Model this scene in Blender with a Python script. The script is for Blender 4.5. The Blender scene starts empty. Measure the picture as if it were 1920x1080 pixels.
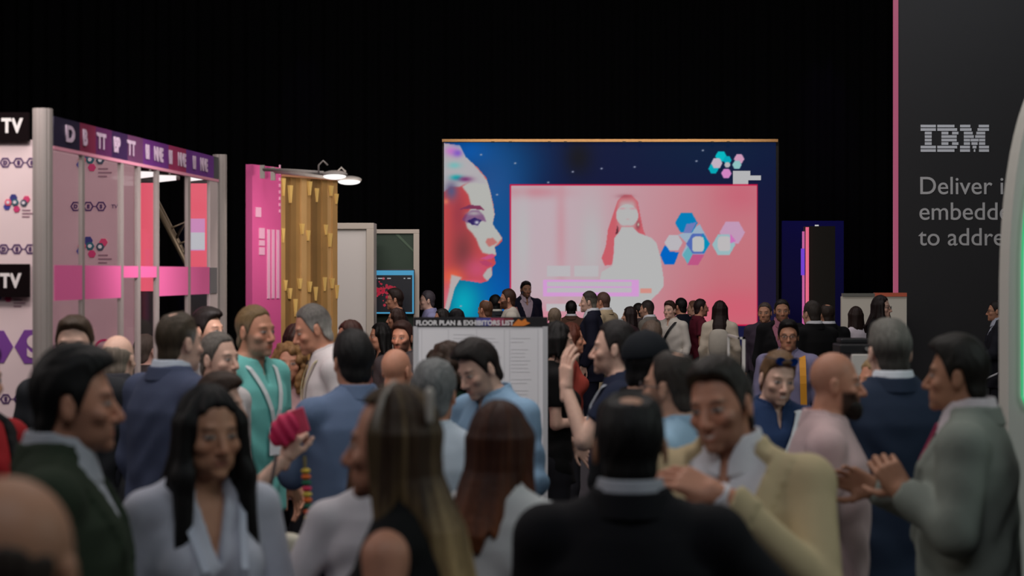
import bpy, math, random
import numpy as np
S = bpy.context.scene
COL = S.collection
# ---------------------------------------------------------------- camera, world, exposure, main lights
FPX, HOR, CZ = 3200.0, 512.0, 1.95          # focal length in pixels of the 1920 wide frame, horizon row, eye height
cam = bpy.data.cameras.new('camera'); cam_o = bpy.data.objects.new('camera', cam); COL.objects.link(cam_o)
cam_o.location = (0, 0, CZ); cam_o.rotation_euler = (math.pi/2, 0, 0)
cam.sensor_width = 36; cam.lens = FPX/1920*36; cam.shift_y = -(540 - HOR)/1920; cam.clip_start = .1; cam.clip_end = 100
cam.dof.use_dof = True; cam.dof.focus_distance = 20.0; cam.dof.aperture_fstop = 3.0; cam.dof.aperture_blades = 9
S.camera = cam_o
S.view_settings.view_transform = 'Standard'; S.view_settings.look = 'None'; S.view_settings.gamma = 1; S.view_settings.use_curve_mapping = False
S.view_settings.exposure = 0.0
wd = bpy.data.worlds.new('hall_dark'); S.world = wd; wd.use_nodes = True
wd.node_tree.nodes['Background'].inputs['Color'].default_value = (.5, .45, .5, 1); wd.node_tree.nodes['Background'].inputs['Strength'].default_value = 0.007
def area_light(name, loc, target, sx, sy, watts, color=(1, 1, 1), spread=180):
    l = bpy.data.lights.new(name, 'AREA'); l.shape = 'RECTANGLE'; l.size = sx; l.size_y = sy; l.energy = watts; l.color = color; l.spread = math.radians(spread)
    o = bpy.data.objects.new(name, l); COL.objects.link(o); o.location = loc
    d = np.array(target, float) - np.array(loc, float); d /= np.linalg.norm(d)
    from mathutils import Vector
    o.rotation_euler = Vector(d).to_track_quat('-Z', 'Y').to_euler(); return o
def spot_light(name, loc, target, watts, color, angle, blend=.6, r=.05):
    l = bpy.data.lights.new(name, 'SPOT'); l.energy = watts; l.color = color; l.spot_size = math.radians(angle); l.spot_blend = blend; l.shadow_soft_size = r
    o = bpy.data.objects.new(name, l); COL.objects.link(o); o.location = loc
    from mathutils import Vector
    o.rotation_euler = Vector(np.array(target, float) - np.array(loc, float)).to_track_quat('-Z', 'Y').to_euler(); return o
area_light('hall_light_over_aisle', (-.6, 6.6, 5.6), (-.2, 8.6, 1.2), 4.5, 2.0, 120, (1, .93, .90))
area_light('hall_light_over_crowd', (.8, 10.5, 5.6), (.4, 12.0, 1.2), 5, 2.0, 110, (1, .90, .86))
area_light('hall_light_over_entrance', (.3, 1.0, 5.6), (.2, 4.5, 1.3), 4, 2, 60, (.90, .95, 1))
area_light('hall_light_far', (0, 17.5, 6.5), (0, 20.5, 1.2), 6, 2, 120, (1, .88, .88))
area_light('hall_light_right', (5.0, 4.0, 4.2), (1.5, 5.5, 1.3), 1.6, 1.6, 45, (.85, 1, .95))
area_light('hall_light_left', (-4.8, 4.5, 4.2), (-1.2, 5.0, 1.3), 1.6, 1.6, 40, (1, .90, .88))
def at(px, py, D):
    return ((px - 960)/FPX*D, D, CZ - (py - HOR)*D/FPX)
def ax(px, D): return (px - 960)/FPX*D
def az(py, D): return CZ - (py - HOR)*D/FPX
# ---------------------------------------------------------------- helpers
def lin(c):
    return c / 12.92 if c <= 0.04045 else ((c + 0.055) / 1.055) ** 2.4
def rgb(r, g, b):
    return (lin(r / 255.0), lin(g / 255.0), lin(b / 255.0))
def mesh_obj(name, V, F, mat=None, parent=None, smooth=True, col=None):
    V = np.asarray(V, dtype=np.float32).reshape(-1, 3)
    me = bpy.data.meshes.new(name)
    if isinstance(F, np.ndarray):
        n, k = F.shape
        me.vertices.add(len(V)); me.vertices.foreach_set('co', V.ravel())
        me.loops.add(n * k); me.loops.foreach_set('vertex_index', F.astype(np.int32).ravel())
        me.polygons.add(n)
        me.polygons.foreach_set('loop_start', np.arange(0, n * k, k, dtype=np.int32))
        me.update(calc_edges=True)
    else:
        me.from_pydata([tuple(map(float, v)) for v in V], [], [tuple(f) for f in F]); me.update()
    me.polygons.foreach_set('use_smooth', np.full(len(me.polygons), bool(smooth)))
    if col is not None:
        a = me.color_attributes.new('Col', 'FLOAT_COLOR', 'POINT')
        c = np.ones((len(V), 4), dtype=np.float32); c[:, :3] = col
        a.data.foreach_set('color', c.ravel())
    if mat is not None:
        for m in (mat if isinstance(mat, (list, tuple)) else [mat]): me.materials.append(m)
    o = bpy.data.objects.new(name, me)
    COL.objects.link(o)
    if parent is not None: o.parent = parent
    return o
def tag(o, label=None, cat=None, group=None, kind=None):
    if label: o['label'] = label
    if cat: o['category'] = cat
    if group: o['group'] = group
    if kind: o['kind'] = kind
    return o
def empty(name, loc, rz=0.0):
    o = bpy.data.objects.new(name, None); COL.objects.link(o)
    o.location = loc; o.rotation_euler = (0, 0, rz); o.empty_display_size = 0.05
    return o
class MB:
    """collects boxes, prisms and tubes into one mesh"""
    def __init__(s): s.V = []; s.F = []
    def add(s, V, F):
        b = len(s.V); s.V += [tuple(map(float, v)) for v in V]; s.F += [tuple(i + b for i in f) for f in F]; return s
    def box(s, x0, x1, y0, y1, z0, z1):
        V = [(x, y, z) for z in (z0, z1) for y in (y0, y1) for x in (x0, x1)]
        return s.add(V, [(0,2,3,1),(4,5,7,6),(0,1,5,4),(2,6,7,3),(0,4,6,2),(1,3,7,5)])
    def obox(s, c, u, v, w):
        c, u, v, w = map(np.array, (c, u, v, w))
        V = [c + i*u + j*v + k*w for k in (-1,1) for j in (-1,1) for i in (-1,1)]
        return s.add(V, [(0,2,3,1),(4,5,7,6),(0,1,5,4),(2,6,7,3),(0,4,6,2),(1,3,7,5)])
    def bar(s, a, b, w, h=None):
        a, b = np.array(a, float), np.array(b, float); d = b - a; L = np.linalg.norm(d); d /= L
        up = np.array([0,0,1.0]) if abs(d[2]) < .9 else np.array([0,1.0,0])
        r = np.cross(d, up); r /= np.linalg.norm(r); u = np.cross(r, d)
        return s.obox((a+b)/2, d*L/2, r*w/2, u*(h or w)/2)
    def tube(s, pts, r, n=10, cap=True):
        pts = [np.array(p, float) for p in pts]; rs = r if isinstance(r, (list, tuple)) else [r]*len(pts)
        V, F = [], []; pr = None
        for i, p in enumerate(pts):
            d = pts[min(i+1, len(pts)-1)] - pts[max(i-1, 0)]; d /= (np.linalg.norm(d) + 1e-9)
            if pr is None:
                up = np.array([0,0,1.0]) if abs(d[2]) < .9 else np.array([0,1.0,0]); pr = np.cross(d, up)
            pr = pr - d*np.dot(pr, d); pr /= (np.linalg.norm(pr)+1e-9); q = np.cross(d, pr)
            for k in range(n):
                a = 2*math.pi*k/n; V.append(p + rs[i]*(math.cos(a)*pr + math.sin(a)*q))
        for i in range(len(pts)-1):
            for k in range(n):
                F.append((i*n+k, i*n+(k+1)%n, (i+1)*n+(k+1)%n, (i+1)*n+k))
        if cap:
            F.append(tuple(range(n-1, -1, -1))); F.append(tuple((len(pts)-1)*n+k for k in range(n)))
        return s.add(V, F)
    def prism(s, poly, y0, y1):
        """poly: (x,z) outline counter clockwise, extruded along y"""
        n = len(poly)
        V = [(x, y0, z) for x, z in poly] + [(x, y1, z) for x, z in poly]
        F = [tuple(range(n)), tuple(range(2*n-1, n-1, -1))] + [(i, n+i, n+(i+1)%n, (i+1)%n) for i in range(n)]
        return s.add(V, F)
    def build(s, name, mat=None, parent=None, smooth=False, bevel=0.0):
        o = mesh_obj(name, s.V, s.F, mat, parent, smooth)
        if bevel:
            b = o.modifiers.new('bevel', 'BEVEL'); b.width = bevel; b.segments = 2; b.limit_method = 'ANGLE'
        return o
# ---------------------------------------------------------------- materials
_M = {}
def mat(name, color=(.5,.5,.5), rough=.6, metal=0.0, emis=None, estr=1.0, bump=0.0, bscale=200.0, var=0.0, vscale=8.0, spec=.5, coat=0.0):
    if name in _M: return _M[name]
    m = bpy.data.materials.new(name); m.use_nodes = True; nt = m.node_tree; N, L = nt.nodes, nt.links
    p = N['Principled BSDF']
    p.inputs['Base Color'].default_value = (*color, 1); p.inputs['Roughness'].default_value = rough
    p.inputs['Metallic'].default_value = metal; p.inputs['Specular IOR Level'].default_value = spec
    p.inputs['Coat Weight'].default_value = coat
    if emis is not None:
        p.inputs['Emission Color'].default_value = (*emis, 1); p.inputs['Emission Strength'].default_value = estr
    tc = N.new('ShaderNodeTexCoord')
    if var:
        nz = N.new('ShaderNodeTexNoise'); nz.inputs['Scale'].default_value = vscale; nz.inputs['Detail'].default_value = 4
        mx = N.new('ShaderNodeMix'); mx.data_type = 'RGBA'
        mx.inputs['A'].default_value = (*[c*(1-var) for c in color], 1); mx.inputs['B'].default_value = (*[min(1, c*(1+var)) for c in color], 1)
        L.new(tc.outputs['Object'], nz.inputs['Vector']); L.new(nz.outputs['Fac'], mx.inputs['Factor']); L.new(mx.outputs['Result'], p.inputs['Base Color'])
    if bump:
        nb = N.new('ShaderNodeTexNoise'); nb.inputs['Scale'].default_value = bscale; nb.inputs['Detail'].default_value = 3
        bp = N.new('ShaderNodeBump'); bp.inputs['Strength'].default_value = bump; bp.inputs['Distance'].default_value = .01
        L.new(tc.outputs['Object'], nb.inputs['Vector']); L.new(nb.outputs['Fac'], bp.inputs['Height']); L.new(bp.outputs['Normal'], p.inputs['Normal'])
    _M[name] = m; return m
def col_mat(name, rough=.5, emit=0.0, strands=False, spec=.4):
    """a material whose colour comes from the mesh's own colour attribute"""
    if name in _M: return _M[name]
    m = bpy.data.materials.new(name); m.use_nodes = True; nt = m.node_tree; N, L = nt.nodes, nt.links
    p = N['Principled BSDF']; p.inputs['Roughness'].default_value = rough; p.inputs['Specular IOR Level'].default_value = spec
    at = N.new('ShaderNodeVertexColor'); at.layer_name = 'Col'
    tc = N.new('ShaderNodeTexCoord')
    if emit:
        p.inputs['Base Color'].default_value = (0.004, .004, .004, 1); p.inputs['Specular IOR Level'].default_value = 0
        L.new(at.outputs['Color'], p.inputs['Emission Color']); p.inputs['Emission Strength'].default_value = emit
    else:
        mp = N.new('ShaderNodeMapping'); nz = N.new('ShaderNodeTexNoise'); nz.inputs['Detail'].default_value = 3
        mp.inputs['Scale'].default_value = (140, 140, 9) if strands else (60, 60, 60)
        nz.inputs['Scale'].default_value = 1.0
        hs = N.new('ShaderNodeHueSaturation'); mr = N.new('ShaderNodeMapRange')
        mr.inputs['To Min'].default_value = .35 if strands else .88; mr.inputs['To Max'].default_value = 1.65 if strands else 1.1
        L.new(tc.outputs['Object'], mp.inputs['Vector']); L.new(mp.outputs['Vector'], nz.inputs['Vector'])
        L.new(nz.outputs['Fac'], mr.inputs['Value']); L.new(mr.outputs['Result'], hs.inputs['Value'])
        L.new(at.outputs['Color'], hs.inputs['Color']); L.new(hs.outputs['Color'], p.inputs['Base Color'])
        bp = N.new('ShaderNodeBump'); bp.inputs['Strength'].default_value = .6 if strands else .12; bp.inputs['Distance'].default_value = .004
        L.new(nz.outputs['Fac'], bp.inputs['Height']); L.new(bp.outputs['Normal'], p.inputs['Normal'])
    _M[name] = m; return m
# ---------------------------------------------------------------- signed distance modelling
def smin(a, b, k):
    h = np.clip(.5 + .5*(b - a)/k, 0, 1); return b + (a - b)*h - k*h*(1 - h)
def smax(a, b, k): return -smin(-a, -b, k)
def axis(lo, hi, h, fine=()):
    """grid line positions from lo to hi, spacing h, finer inside each (a, b, hf)"""
    out = [lo]; x = lo
    while x < hi:
        s = h
        for a, b, hf in fine:
            if a - h*.5 <= x <= b: s = min(s, hf)
        x += s; out.append(x)
    return np.array(out, dtype=np.float32)
class Field:
    def __init__(s, xs, ys, zs):
        s.ax = (xs, ys, zs); s.D = np.full((len(xs), len(ys), len(zs)), .5, dtype=np.float32)
    def sub(s, lo, hi):
        sl = []
        for i in range(3):
            a = int(np.searchsorted(s.ax[i], lo[i])); b = int(np.searchsorted(s.ax[i], hi[i]))
            if b <= a: return None, None
            sl.append(slice(a, b))
        sl = tuple(sl)
        return sl, (s.ax[0][sl[0]][:, None, None], s.ax[1][sl[1]][None, :, None], s.ax[2][sl[2]][None, None, :])
    def full(s):
        x, y, z = s.ax; return x[:, None, None], y[None, :, None], z[None, None, :]
    def add(s, fn, lo, hi, k=.02, m=None):
        m = k*1.5 + .03 if m is None else m
        sl, P = s.sub([v - m for v in lo], [v + m for v in hi])
        if sl is None: return
        s.D[sl] = smin(s.D[sl], np.broadcast_to(fn(*P), s.D[sl].shape), k)
    def cut(s, fn, lo, hi, k=.01, m=None):
        m = k*1.5 + .01 if m is None else m
        sl, P = s.sub([v - m for v in lo], [v + m for v in hi])
        if sl is None: return
        s.D[sl] = smax(s.D[sl], -np.broadcast_to(fn(*P), s.D[sl].shape), k)
    def mask(s, fn, k=.004):
        s.D = smax(s.D, np.broadcast_to(fn(*s.full()), s.D.shape), k)
    def caps(s, a, b, ra, rb, k=.02):
        a, b = np.array(a, float), np.array(b, float); r = max(ra, rb)
        s.add(capsule(a, b, ra, rb), np.minimum(a, b) - r, np.maximum(a, b) + r, k)
    def ell(s, c, r, k=.02):
        c, r = np.array(c, float), np.array(r, float)
        s.add(ellipsoid(c, r), c - r, c + r, k)
    def cutell(s, c, r, k=.01):
        c, r = np.array(c, float), np.array(r, float)
        s.cut(ellipsoid(c, r), c - r, c + r, k)
    def mesh(s):
        D = s.D; xs, ys, zs = s.ax
        S = D < 0
        n = S[:-1,:-1,:-1].astype(np.int8)
        tot = n.copy(); tot[:] = 0
        for i in (0,1):
            for j in (0,1):
                for k in (0,1):
                    tot += S[i:S.shape[0]-1+i, j:S.shape[1]-1+j, k:S.shape[2]-1+k]
        act = (tot > 0) & (tot < 8)
        I = np.argwhere(act)
        if len(I) == 0: return np.zeros((0,3)), np.zeros((0,4), int)
        ids = np.full(act.shape, -1, dtype=np.int32); ids[act] = np.arange(len(I))
        pos = np.zeros((len(I), 3)); cnt = np.zeros(len(I))
        corners = [(i,j,k) for i in (0,1) for j in (0,1) for k in (0,1)]
        val = {c: D[I[:,0]+c[0], I[:,1]+c[1], I[:,2]+c[2]].astype(np.float64) for c in corners}
        lo = np.stack([xs[I[:,0]], ys[I[:,1]], zs[I[:,2]]], 1).astype(np.float64)
        hi = np.stack([xs[I[:,0]+1], ys[I[:,1]+1], zs[I[:,2]+1]], 1).astype(np.float64)
        for c in corners:
            for axn in range(3):
                if c[axn]: continue
                d = list(c); d[axn] = 1; d = tuple(d)
                a, b = val[c], val[d]; cr = (a < 0) != (b < 0)
                t = np.where(cr, a/np.where(cr, a - b, 1), 0)
                p = lo + (hi - lo)*np.array(c)
                p[:, axn] = lo[:, axn] + (hi[:, axn] - lo[:, axn])*t
                pos += p*cr[:, None]; cnt += cr
        V = pos/cnt[:, None]
        Fs = []
        for axn in range(3):
            A = np.moveaxis(S, axn, 0); ID = np.moveaxis(ids, axn, 0)
            e = A[:-1] != A[1:]
            e = e[:, 1:-1, 1:-1]
            J = np.argwhere(e)
            if len(J) == 0: continue
            i, j, k = J[:,0], J[:,1]+1, J[:,2]+1
            q = np.stack([ID[i, j-1, k-1], ID[i, j, k-1], ID[i, j, k], ID[i, j-1, k]], 1)
            flip = ~A[i, j, k]
            if axn == 1: flip = ~flip
            q[flip] = q[flip][:, ::-1]
            Fs.append(q[(q >= 0).all(1)])
        return V, np.concatenate(Fs)
def capsule(a, b, ra, rb):
    ba = b - a; L2 = float(np.dot(ba, ba)) + 1e-12
    def f(x, y, z):
        px, py, pz = x - a[0], y - a[1], z - a[2]
        t = np.clip((px*ba[0] + py*ba[1] + pz*ba[2])/L2, 0, 1)
        return np.sqrt((px - t*ba[0])**2 + (py - t*ba[1])**2 + (pz - t*ba[2])**2) - (ra + (rb - ra)*t)
    return f
def ellipsoid(c, r):
    m = min(r)
    def f(x, y, z):
        k0 = np.sqrt(((x-c[0])/r[0])**2 + ((y-c[1])/r[1])**2 + ((z-c[2])/r[2])**2)
        k1 = np.sqrt(((x-c[0])/r[0]**2)**2 + ((y-c[1])/r[1]**2)**2 + ((z-c[2])/r[2]**2)**2)
        return k0*(k0 - 1)/(k1 + 1e-6)
    return f
def loft(prof, off=0.0, p=2.0):
    """prof rows: z, half width, half depth, centre y (z rising)"""
    P = np.array(prof, float)
    def f(x, y, z):
        zz = np.asarray(z)
        a = np.interp(zz, P[:,0], P[:,1]) + off; b = np.interp(zz, P[:,0], P[:,2]) + off; c = np.interp(zz, P[:,0], P[:,3])
        r = (np.abs(x/a)**p + np.abs((y - c)/b)**p)**(1/p)
        d = (r - 1)*np.minimum(a, b)
        return np.maximum(d, np.maximum(P[0,0] - off - zz, zz - P[-1,0] - off))
    return f
# ---------------------------------------------------------------- people
M_TORSO = [(.84,.165,.105,.01),(.95,.172,.113,.015),(1.06,.155,.108,.01),(1.15,.160,.110,.005),(1.28,.182,.122,.005),(1.36,.180,.115,.012),(1.432,.145,.088,.018),(1.475,.105,.070,.018),(1.515,.062,.058,.012)]
F_TORSO = [(.84,.172,.110,.01),(.95,.178,.118,.02),(1.06,.138,.098,.01),(1.15,.132,.098,.005),(1.28,.150,.105,.005),(1.36,.150,.098,.012),(1.432,.128,.078,.018),(1.472,.090,.060,.018),(1.512,.050,.048,.012)]
def rotm(yaw, pitch, roll):
    """head turn: yaw to own left positive, pitch down positive, roll to own left shoulder"""
    cy, sy = math.cos(yaw), math.sin(yaw); Rz = np.array([[cy,-sy,0],[sy,cy,0],[0,0,1]])
    cp, sp = math.cos(pitch), math.sin(pitch); Rx = np.array([[1,0,0],[0,cp,-sp],[0,sp,cp]])
    cr, sr = math.cos(roll), math.sin(roll); Ry = np.array([[cr,0,sr],[0,1,0],[-sr,0,cr]])
    return Rz @ Rx @ Ry
SKIN = dict(fair=rgb(222,180,160), mid=rgb(205,158,134), tan=rgb(186,136,108), olive=rgb(172,124,98), red=rgb(198,140,114))
DEF_ARM = {-1: ((-.235,.04,1.15),(-.225,-.06,.92)), 1: ((.235,.04,1.15),(.225,-.06,.92))}
def hand_mesh(w, d, nrm, curl, h, side, spread=.10, thumb=.7):
    """w: wrist, d: wrist to fingers, nrm: out of the back of the hand; returns V, F"""
    d = np.array(d, float); d /= np.linalg.norm(d)
    nrm = np.array(nrm, float); nrm -= d*np.dot(nrm, d); nrm /= np.linalg.norm(nrm)
    s = np.cross(d, nrm)*(-side)             # towards the thumb side
    g = np.arange(-.15, .24, h, dtype=np.float32)
    F = Field(np.arange(-.06,.22,h,dtype=np.float32), np.arange(-.10,.10,h,dtype=np.float32), np.arange(-.12,.06,h,dtype=np.float32))
    # local frame: x along fingers, y to thumb, z out of the back
    F.caps((-.04,0,0),(.012,0,0),.027,.026,.01)
    for y0, L in ((.030,.088),(.010,.092),(-.011,.087),(-.031,.080)):
        F.caps((.012,y0*.62,0),(L,y0,0),.0155,.0125,.012)
    F.caps((.01,.02,-.008),(.05,.033,-.010),.018,.014,.012)
    lens = [(.030,.046,.029,.022,.0092),(.010,.052,.032,.023,.0094),(-.011,.048,.030,.022,.0090),(-.031,.037,.024,.019,.0080)]
    for q, (y0, a, b, c, r) in enumerate(lens):
        p = np.array([(.088,.092,.087,.080)[q], y0, 0.0]); ang = 0.0; yaw = (y0/.03)*spread
        for seg, L in enumerate((a, b, c)):
            ang += curl*(.75, 1.0, .7)[seg]*(1 + .12*q)
            v = np.array([math.cos(ang)*math.cos(yaw), math.cos(ang)*math.sin(yaw), -math.sin(ang)])
            e = p + v*L; F.caps(p, e, r*(1.06 - .07*seg), r*(1.0 - .08*seg), .003); p = e
    p = np.array([.022,.030,-.008]); ang = thumb
    for L, r, a in ((.042,.0125,0),(.032,.0108,-.25),(.026,.0095,-.3)):
        ang += a
        v = np.array([math.cos(ang), math.sin(ang)*.85, -.35*math.sin(ang) - .25*curl]); v /= np.linalg.norm(v)
        e = p + v*L; F.caps(p, e, r, r*.92, .006); p = e
    V, Q = F.mesh()
    W = np.array(w)[None] + V[:, :1]*d + V[:, 1:2]*s + V[:, 2:3]*nrm
    if np.dot(np.cross(d, s), nrm) < 0: Q = Q[:, ::-1]
    return W, Q
def head_prims(fem, jaw=1.0, fat=1.0, nose=1.0):
    f = fat
    P = [('+', 'e', (0,.018,.028), (.0745*f,.0955,.087), .01),
         ('+', 'e', (0,-.020,-.022), (.0640*f,.068,.085), .02),
         ('+', 'e', (0,-.030,-.074), (.0520*f*jaw,.050,.034), .022),
         ('+', 'e', (0,-.074,-.098), (.022*jaw,.0185,.016), .016),
         ('+', 'c', (-.034,-.073,.019), (.034,-.073,.019), .012 if not fem else .009, .012 if not fem else .009, .014)]
    for sx in (-1, 1):
        P += [('+', 'e', (sx*.042,-.058,-.028), (.022,.020,.017), .016),
              ('-', 'e', (sx*.032,-.101,-.001), (.0175,.016,.011), .010),
              ('+', 'e', (sx*.0315,-.0735,-.001), (.0130,.0130,.0125), .003),
              ('+', 'e', (sx*.0785*f,.016,-.008), (.0075,.019,.031), .006),
              ('-', 'e', (sx*.0875*f,.010,-.004), (.005,.009,.016), .004),
              ('+', 'c', (sx*.012,-.094,-.041), (sx*.009,-.088,-.040), .0082, .007, .006)]
    P += [('+', 'c', (0,-.083,.006), (0,-.108*(1 + .03*(nose-1)) - .006*(nose-1),-.036), .0075, .0125*nose, .008),
          ('+', 'e', (0,-.070,-.066), (.030,.020,.026), .014),
          ('+', 'c', (-.016,-.0870,-.0630), (.016,-.0870,-.0630), .0048, .0048, .006),
          ('+', 'c', (-.013,-.0862,-.0735), (.013,-.0862,-.0735), .0058, .0058, .006),
          ('-', 'c', (-.022,-.0945,-.068), (.022,-.0945,-.068), .0040, .0040, .003)]
    return P
def person(label, X, Y, H, yaw, sex='m', skin='mid', hair=None, top=None, jacket=None, head=(0,0,0), arms=None, lean=0.0, twist=0.0,
           beard=None, jaw=1.0, fat=1.0, build=1.0, nose=1.0, trousers=(rgb(28,28,34),), smile=0.0, lod=None, extras=None, hair_h=.012, lip=None, brow=None, roll=0.0, hs=1.0):
    sc = H/(1.738 + hair_h)
    D = math.hypot(X, Y)
    l = lod if lod is not None else (0 if D < 5.2 else 1 if D < 9 else 2)
    hh, bh, ch, rh = ((.0033,.012,.0085,.0040),(.0048,.016,.012,.0060),(.0075,.024,.017,.0085))[l]
    fem = sex == 'f'
    prof = [(z, a*build, b*build*(1.0), c) for z, a, b, c in (F_TORSO if fem else M_TORSO)]
    shw = (.158 if fem else .185)*(1 + (build-1)*.7)
    A = {-1: dict(e=DEF_ARM[-1][0], w=DEF_ARM[-1][1]), 1: dict(e=DEF_ARM[1][0], w=DEF_ARM[1][1])}
    if arms:
        for k, v in arms.items(): A[k] = dict(A[k], **v)
    k_arm = .82 if fem else 1.0
    sh = {s: np.array((s*shw, .018, 1.418)) for s in (-1, 1)}
    for s in (-1, 1):
        A[s]['e'] = np.array(A[s]['e'], float); A[s]['w'] = np.array(A[s]['w'], float)
        if 'arms_free' not in A[s] and fem and arms is None: A[s]['e'][0] *= .88; A[s]['w'][0] *= .9
        if A[s].get('s') is not None: sh[s] = np.array(A[s]['s'], float)
    R = rotm(*[math.radians(v) for v in head]); hc = np.array((0,-.026,1.623)); piv = np.array((0,.01,1.535))
    hc = piv + R @ (hc - piv)
    HS = np.array((.98, .885, 1.0))*hs               # heads are a little shorter front to back than the drawing
    toL = lambda V: ((np.asarray(V) - hc) @ R)/HS  # body frame to head frame
    toB = lambda V: hc + (np.asarray(V)*HS) @ R.T  # head frame to body frame
    pts = [hc] + [A[s][q] for s in (-1,1) for q in ('e','w')] + [sh[-1], sh[1]]
    lo = np.min(pts, 0) - .13; hi = np.max(pts, 0) + .13
    lo = np.minimum(lo, (-.25,-.20,-.01)); hi = np.maximum(hi, (.25,.20,hc[2]+.16))
    hb = .125
    fx = [(hc[0]-hb, hc[0]+hb, hh)]; fy = [(hc[1]-.145, hc[1]+.14, hh)]; fz = [(hc[2]-.14, hc[2]+.14, hh)]
    B = Field(axis(lo[0], hi[0], bh, fx), axis(lo[1], hi[1], bh, fy), axis(lo[2], hi[2], bh*1.6, fz + [(.85, hc[2]-.1, bh)]))
    # trunk, arms, legs
    B.add(loft(prof, -.006), (-.25,-.2,.82), (.25,.2,1.52), .03, .03)
    for s in (-1, 1):
        B.caps((s*.035,.022,1.488), sh[s]*(.85,1,1), .040, .043, .03)
        B.caps(sh[s], A[s]['e'], .052*k_arm, .042*k_arm, .03); B.caps(A[s]['e'], A[s]['w'], .041*k_arm, .027*k_arm, .012)
        B.caps((s*.09,.015,.90),(s*.095,-.005,.50),.083,.056,.03); B.caps((s*.095,.005,.50),(s*.10,.03,.09),.054,.036,.02)
        B.caps((s*.10,.02,.045),(s*.11,-.13,.03),.036,.028,.02)
        if fem: B.ell((s*.065,-.085,1.275),(.058,.052,.060),.03)
    nk = (.047 if fem else .056)*(.5 + .5*fat)
    B.caps((0,.018,1.44), toB((0,.022,-.045)), nk*1.08, nk, .022)
    for pr in head_prims(fem, jaw, fat, nose):
        sg, ty = pr[0], pr[1]
        if ty == 'e':
            c, r, k = np.array(pr[2]), np.array(pr[3]), pr[4]; e = ellipsoid(c, r); cen = c; rad = float(max(r))
        else:
            a, b = np.array(pr[2]), np.array(pr[3]); e = capsule(a, b, pr[4], pr[5]); k = pr[6]; cen = (a+b)/2; rad = float(np.linalg.norm(b-a))/2 + max(pr[4], pr[5])
        wc = toB(cen)
        def fn(x, y, z, e=e):
            dx, dy, dz = x - hc[0], y - hc[1], z - hc[2]
            return e((dx*R[0,0]+dy*R[1,0]+dz*R[2,0])/HS[0], (dx*R[0,1]+dy*R[1,1]+dz*R[2,1])/HS[1], (dx*R[0,2]+dy*R[1,2]+dz*R[2,2])/HS[2])
        (B.add if sg == '+' else B.cut)(fn, wc - rad, wc + rad, k, k + .012)
    V, Q = B.mesh()
    Vs, Qs, n = [V], [Q], len(V)
    for s in (-1, 1):
        fd = A[s].get('d'); 
        if fd is None: fd = (A[s]['w'] - A[s]['e'])
        hv, hq = hand_mesh(A[s]['w'], fd, A[s].get('n', (s, -.1, 0.1)), A[s].get('curl', .35), .0034 if ('curl' in A[s] and l < 2) else .0065, s, A[s].get('spread', .08), A[s].get('thumb', .7))
        if fem: hv = A[s]['w'] + (hv - A[s]['w'])*.88
        Vs.append(hv); Qs.append(hq + n); n += len(hv)
    V = np.concatenate(Vs); Q = np.concatenate(Qs)
    # colours of skin, lips, brows, eyes, stubble
    sk = np.array(SKIN[skin] if isinstance(skin, str) else skin); C = np.tile(sk, (len(V), 1))
    P = toL(V); x, y, z = np.abs(P[:,0]), P[:,1], P[:,2]; front = (y < -.055) & (np.abs(P[:,0]) < .07) & (z > -.13) & (z < .1)
    def paint(w, c): 
        w = np.clip(w, 0, 1)[:, None]; C[:] = C*(1-w) + np.array(c)*w
    near_head = (np.linalg.norm(P, axis=1) < .16)
    paint(.35*near_head*np.exp(-((x-.04)/.022)**2 - ((z+.03)/.022)**2)*(y < -.04), sk*np.array((1.0,.72,.68)))
    paint(.35*near_head*np.exp(-(x/.014)**2 - ((z+.035)/.014)**2)*(y < -.095), sk*np.array((1.0,.70,.66)))
    if beard:
        bc, amt = beard
        w = np.clip((-.036 - z + np.clip(x-.03, 0, 1)*(.5 if hair and hair.get('none') else .9) + .25*np.clip(y+.02, -1, 0.05)*0)/.016, 0, 1)*np.clip(((-.004 if hair and hair.get('none') else .016) - y)/.02, 0, 1)*near_head
        w *= 1 - np.exp(-(x/.021)**2 - ((z+.067)/.010)**2)*.9
        w *= (z > -.135)
        w *= np.where((x < .016) & (z > -.052) & (y < -.08), 0.0, 1.0)
        paint(w*amt, bc)
    lc = lip or sk*np.array((.80,.50,.48)); 
    paint(front*(np.exp(-((x/.021)**4) - ((z+.068+smile*(-x*.25))/.0105)**4)*.8)*(y < -.075), lc)
    if smile > .4: paint(front*np.exp(-((x/.017)**4) - ((z+.0675-x*.18)/.0042)**4)*(y < -.07)*.85, rgb(225,220,212))
    bc = brow or (np.array(hair['col'][0] if hair else rgb(90,70,60))*.6 + sk*.12)
    paint(near_head*(y < -.05)*np.exp(-((x-.034)/.018)**4 - ((z-.0205+((x-.034)/.02)**2*.004)/.0052)**4)*.85, bc)
    ey = near_head*(y < -.055)
    paint(ey*np.exp(-((x-.0315)/.0165)**4 - ((z-.0005)/.0085)**4), sk*.45)
    paint(ey*np.exp(-((x-.0315)/.0125)**4 - ((z+.0005)/.0044)**4), (.50,.48,.46))
    paint(ey*np.exp(-((x-.0315)/.0060)**4 - ((z+.0002)/.0058)**4), (.02,.014,.01))
    if hair and hair.get('shave'):
        w = np.clip((P[:,2] - np.interp(P[:,1], (-.11,-.07,-.03,.0,.03,.1), (.09,.06,.035,.0,-.04,-.06)))/.012, 0, 1)*near_head
        paint(w*hair['shave'], hair['col'][0])
    body = mesh_obj('person', None if False else V, Q, col_mat('skin', .52, spec=.35), None, True, C)
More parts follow.
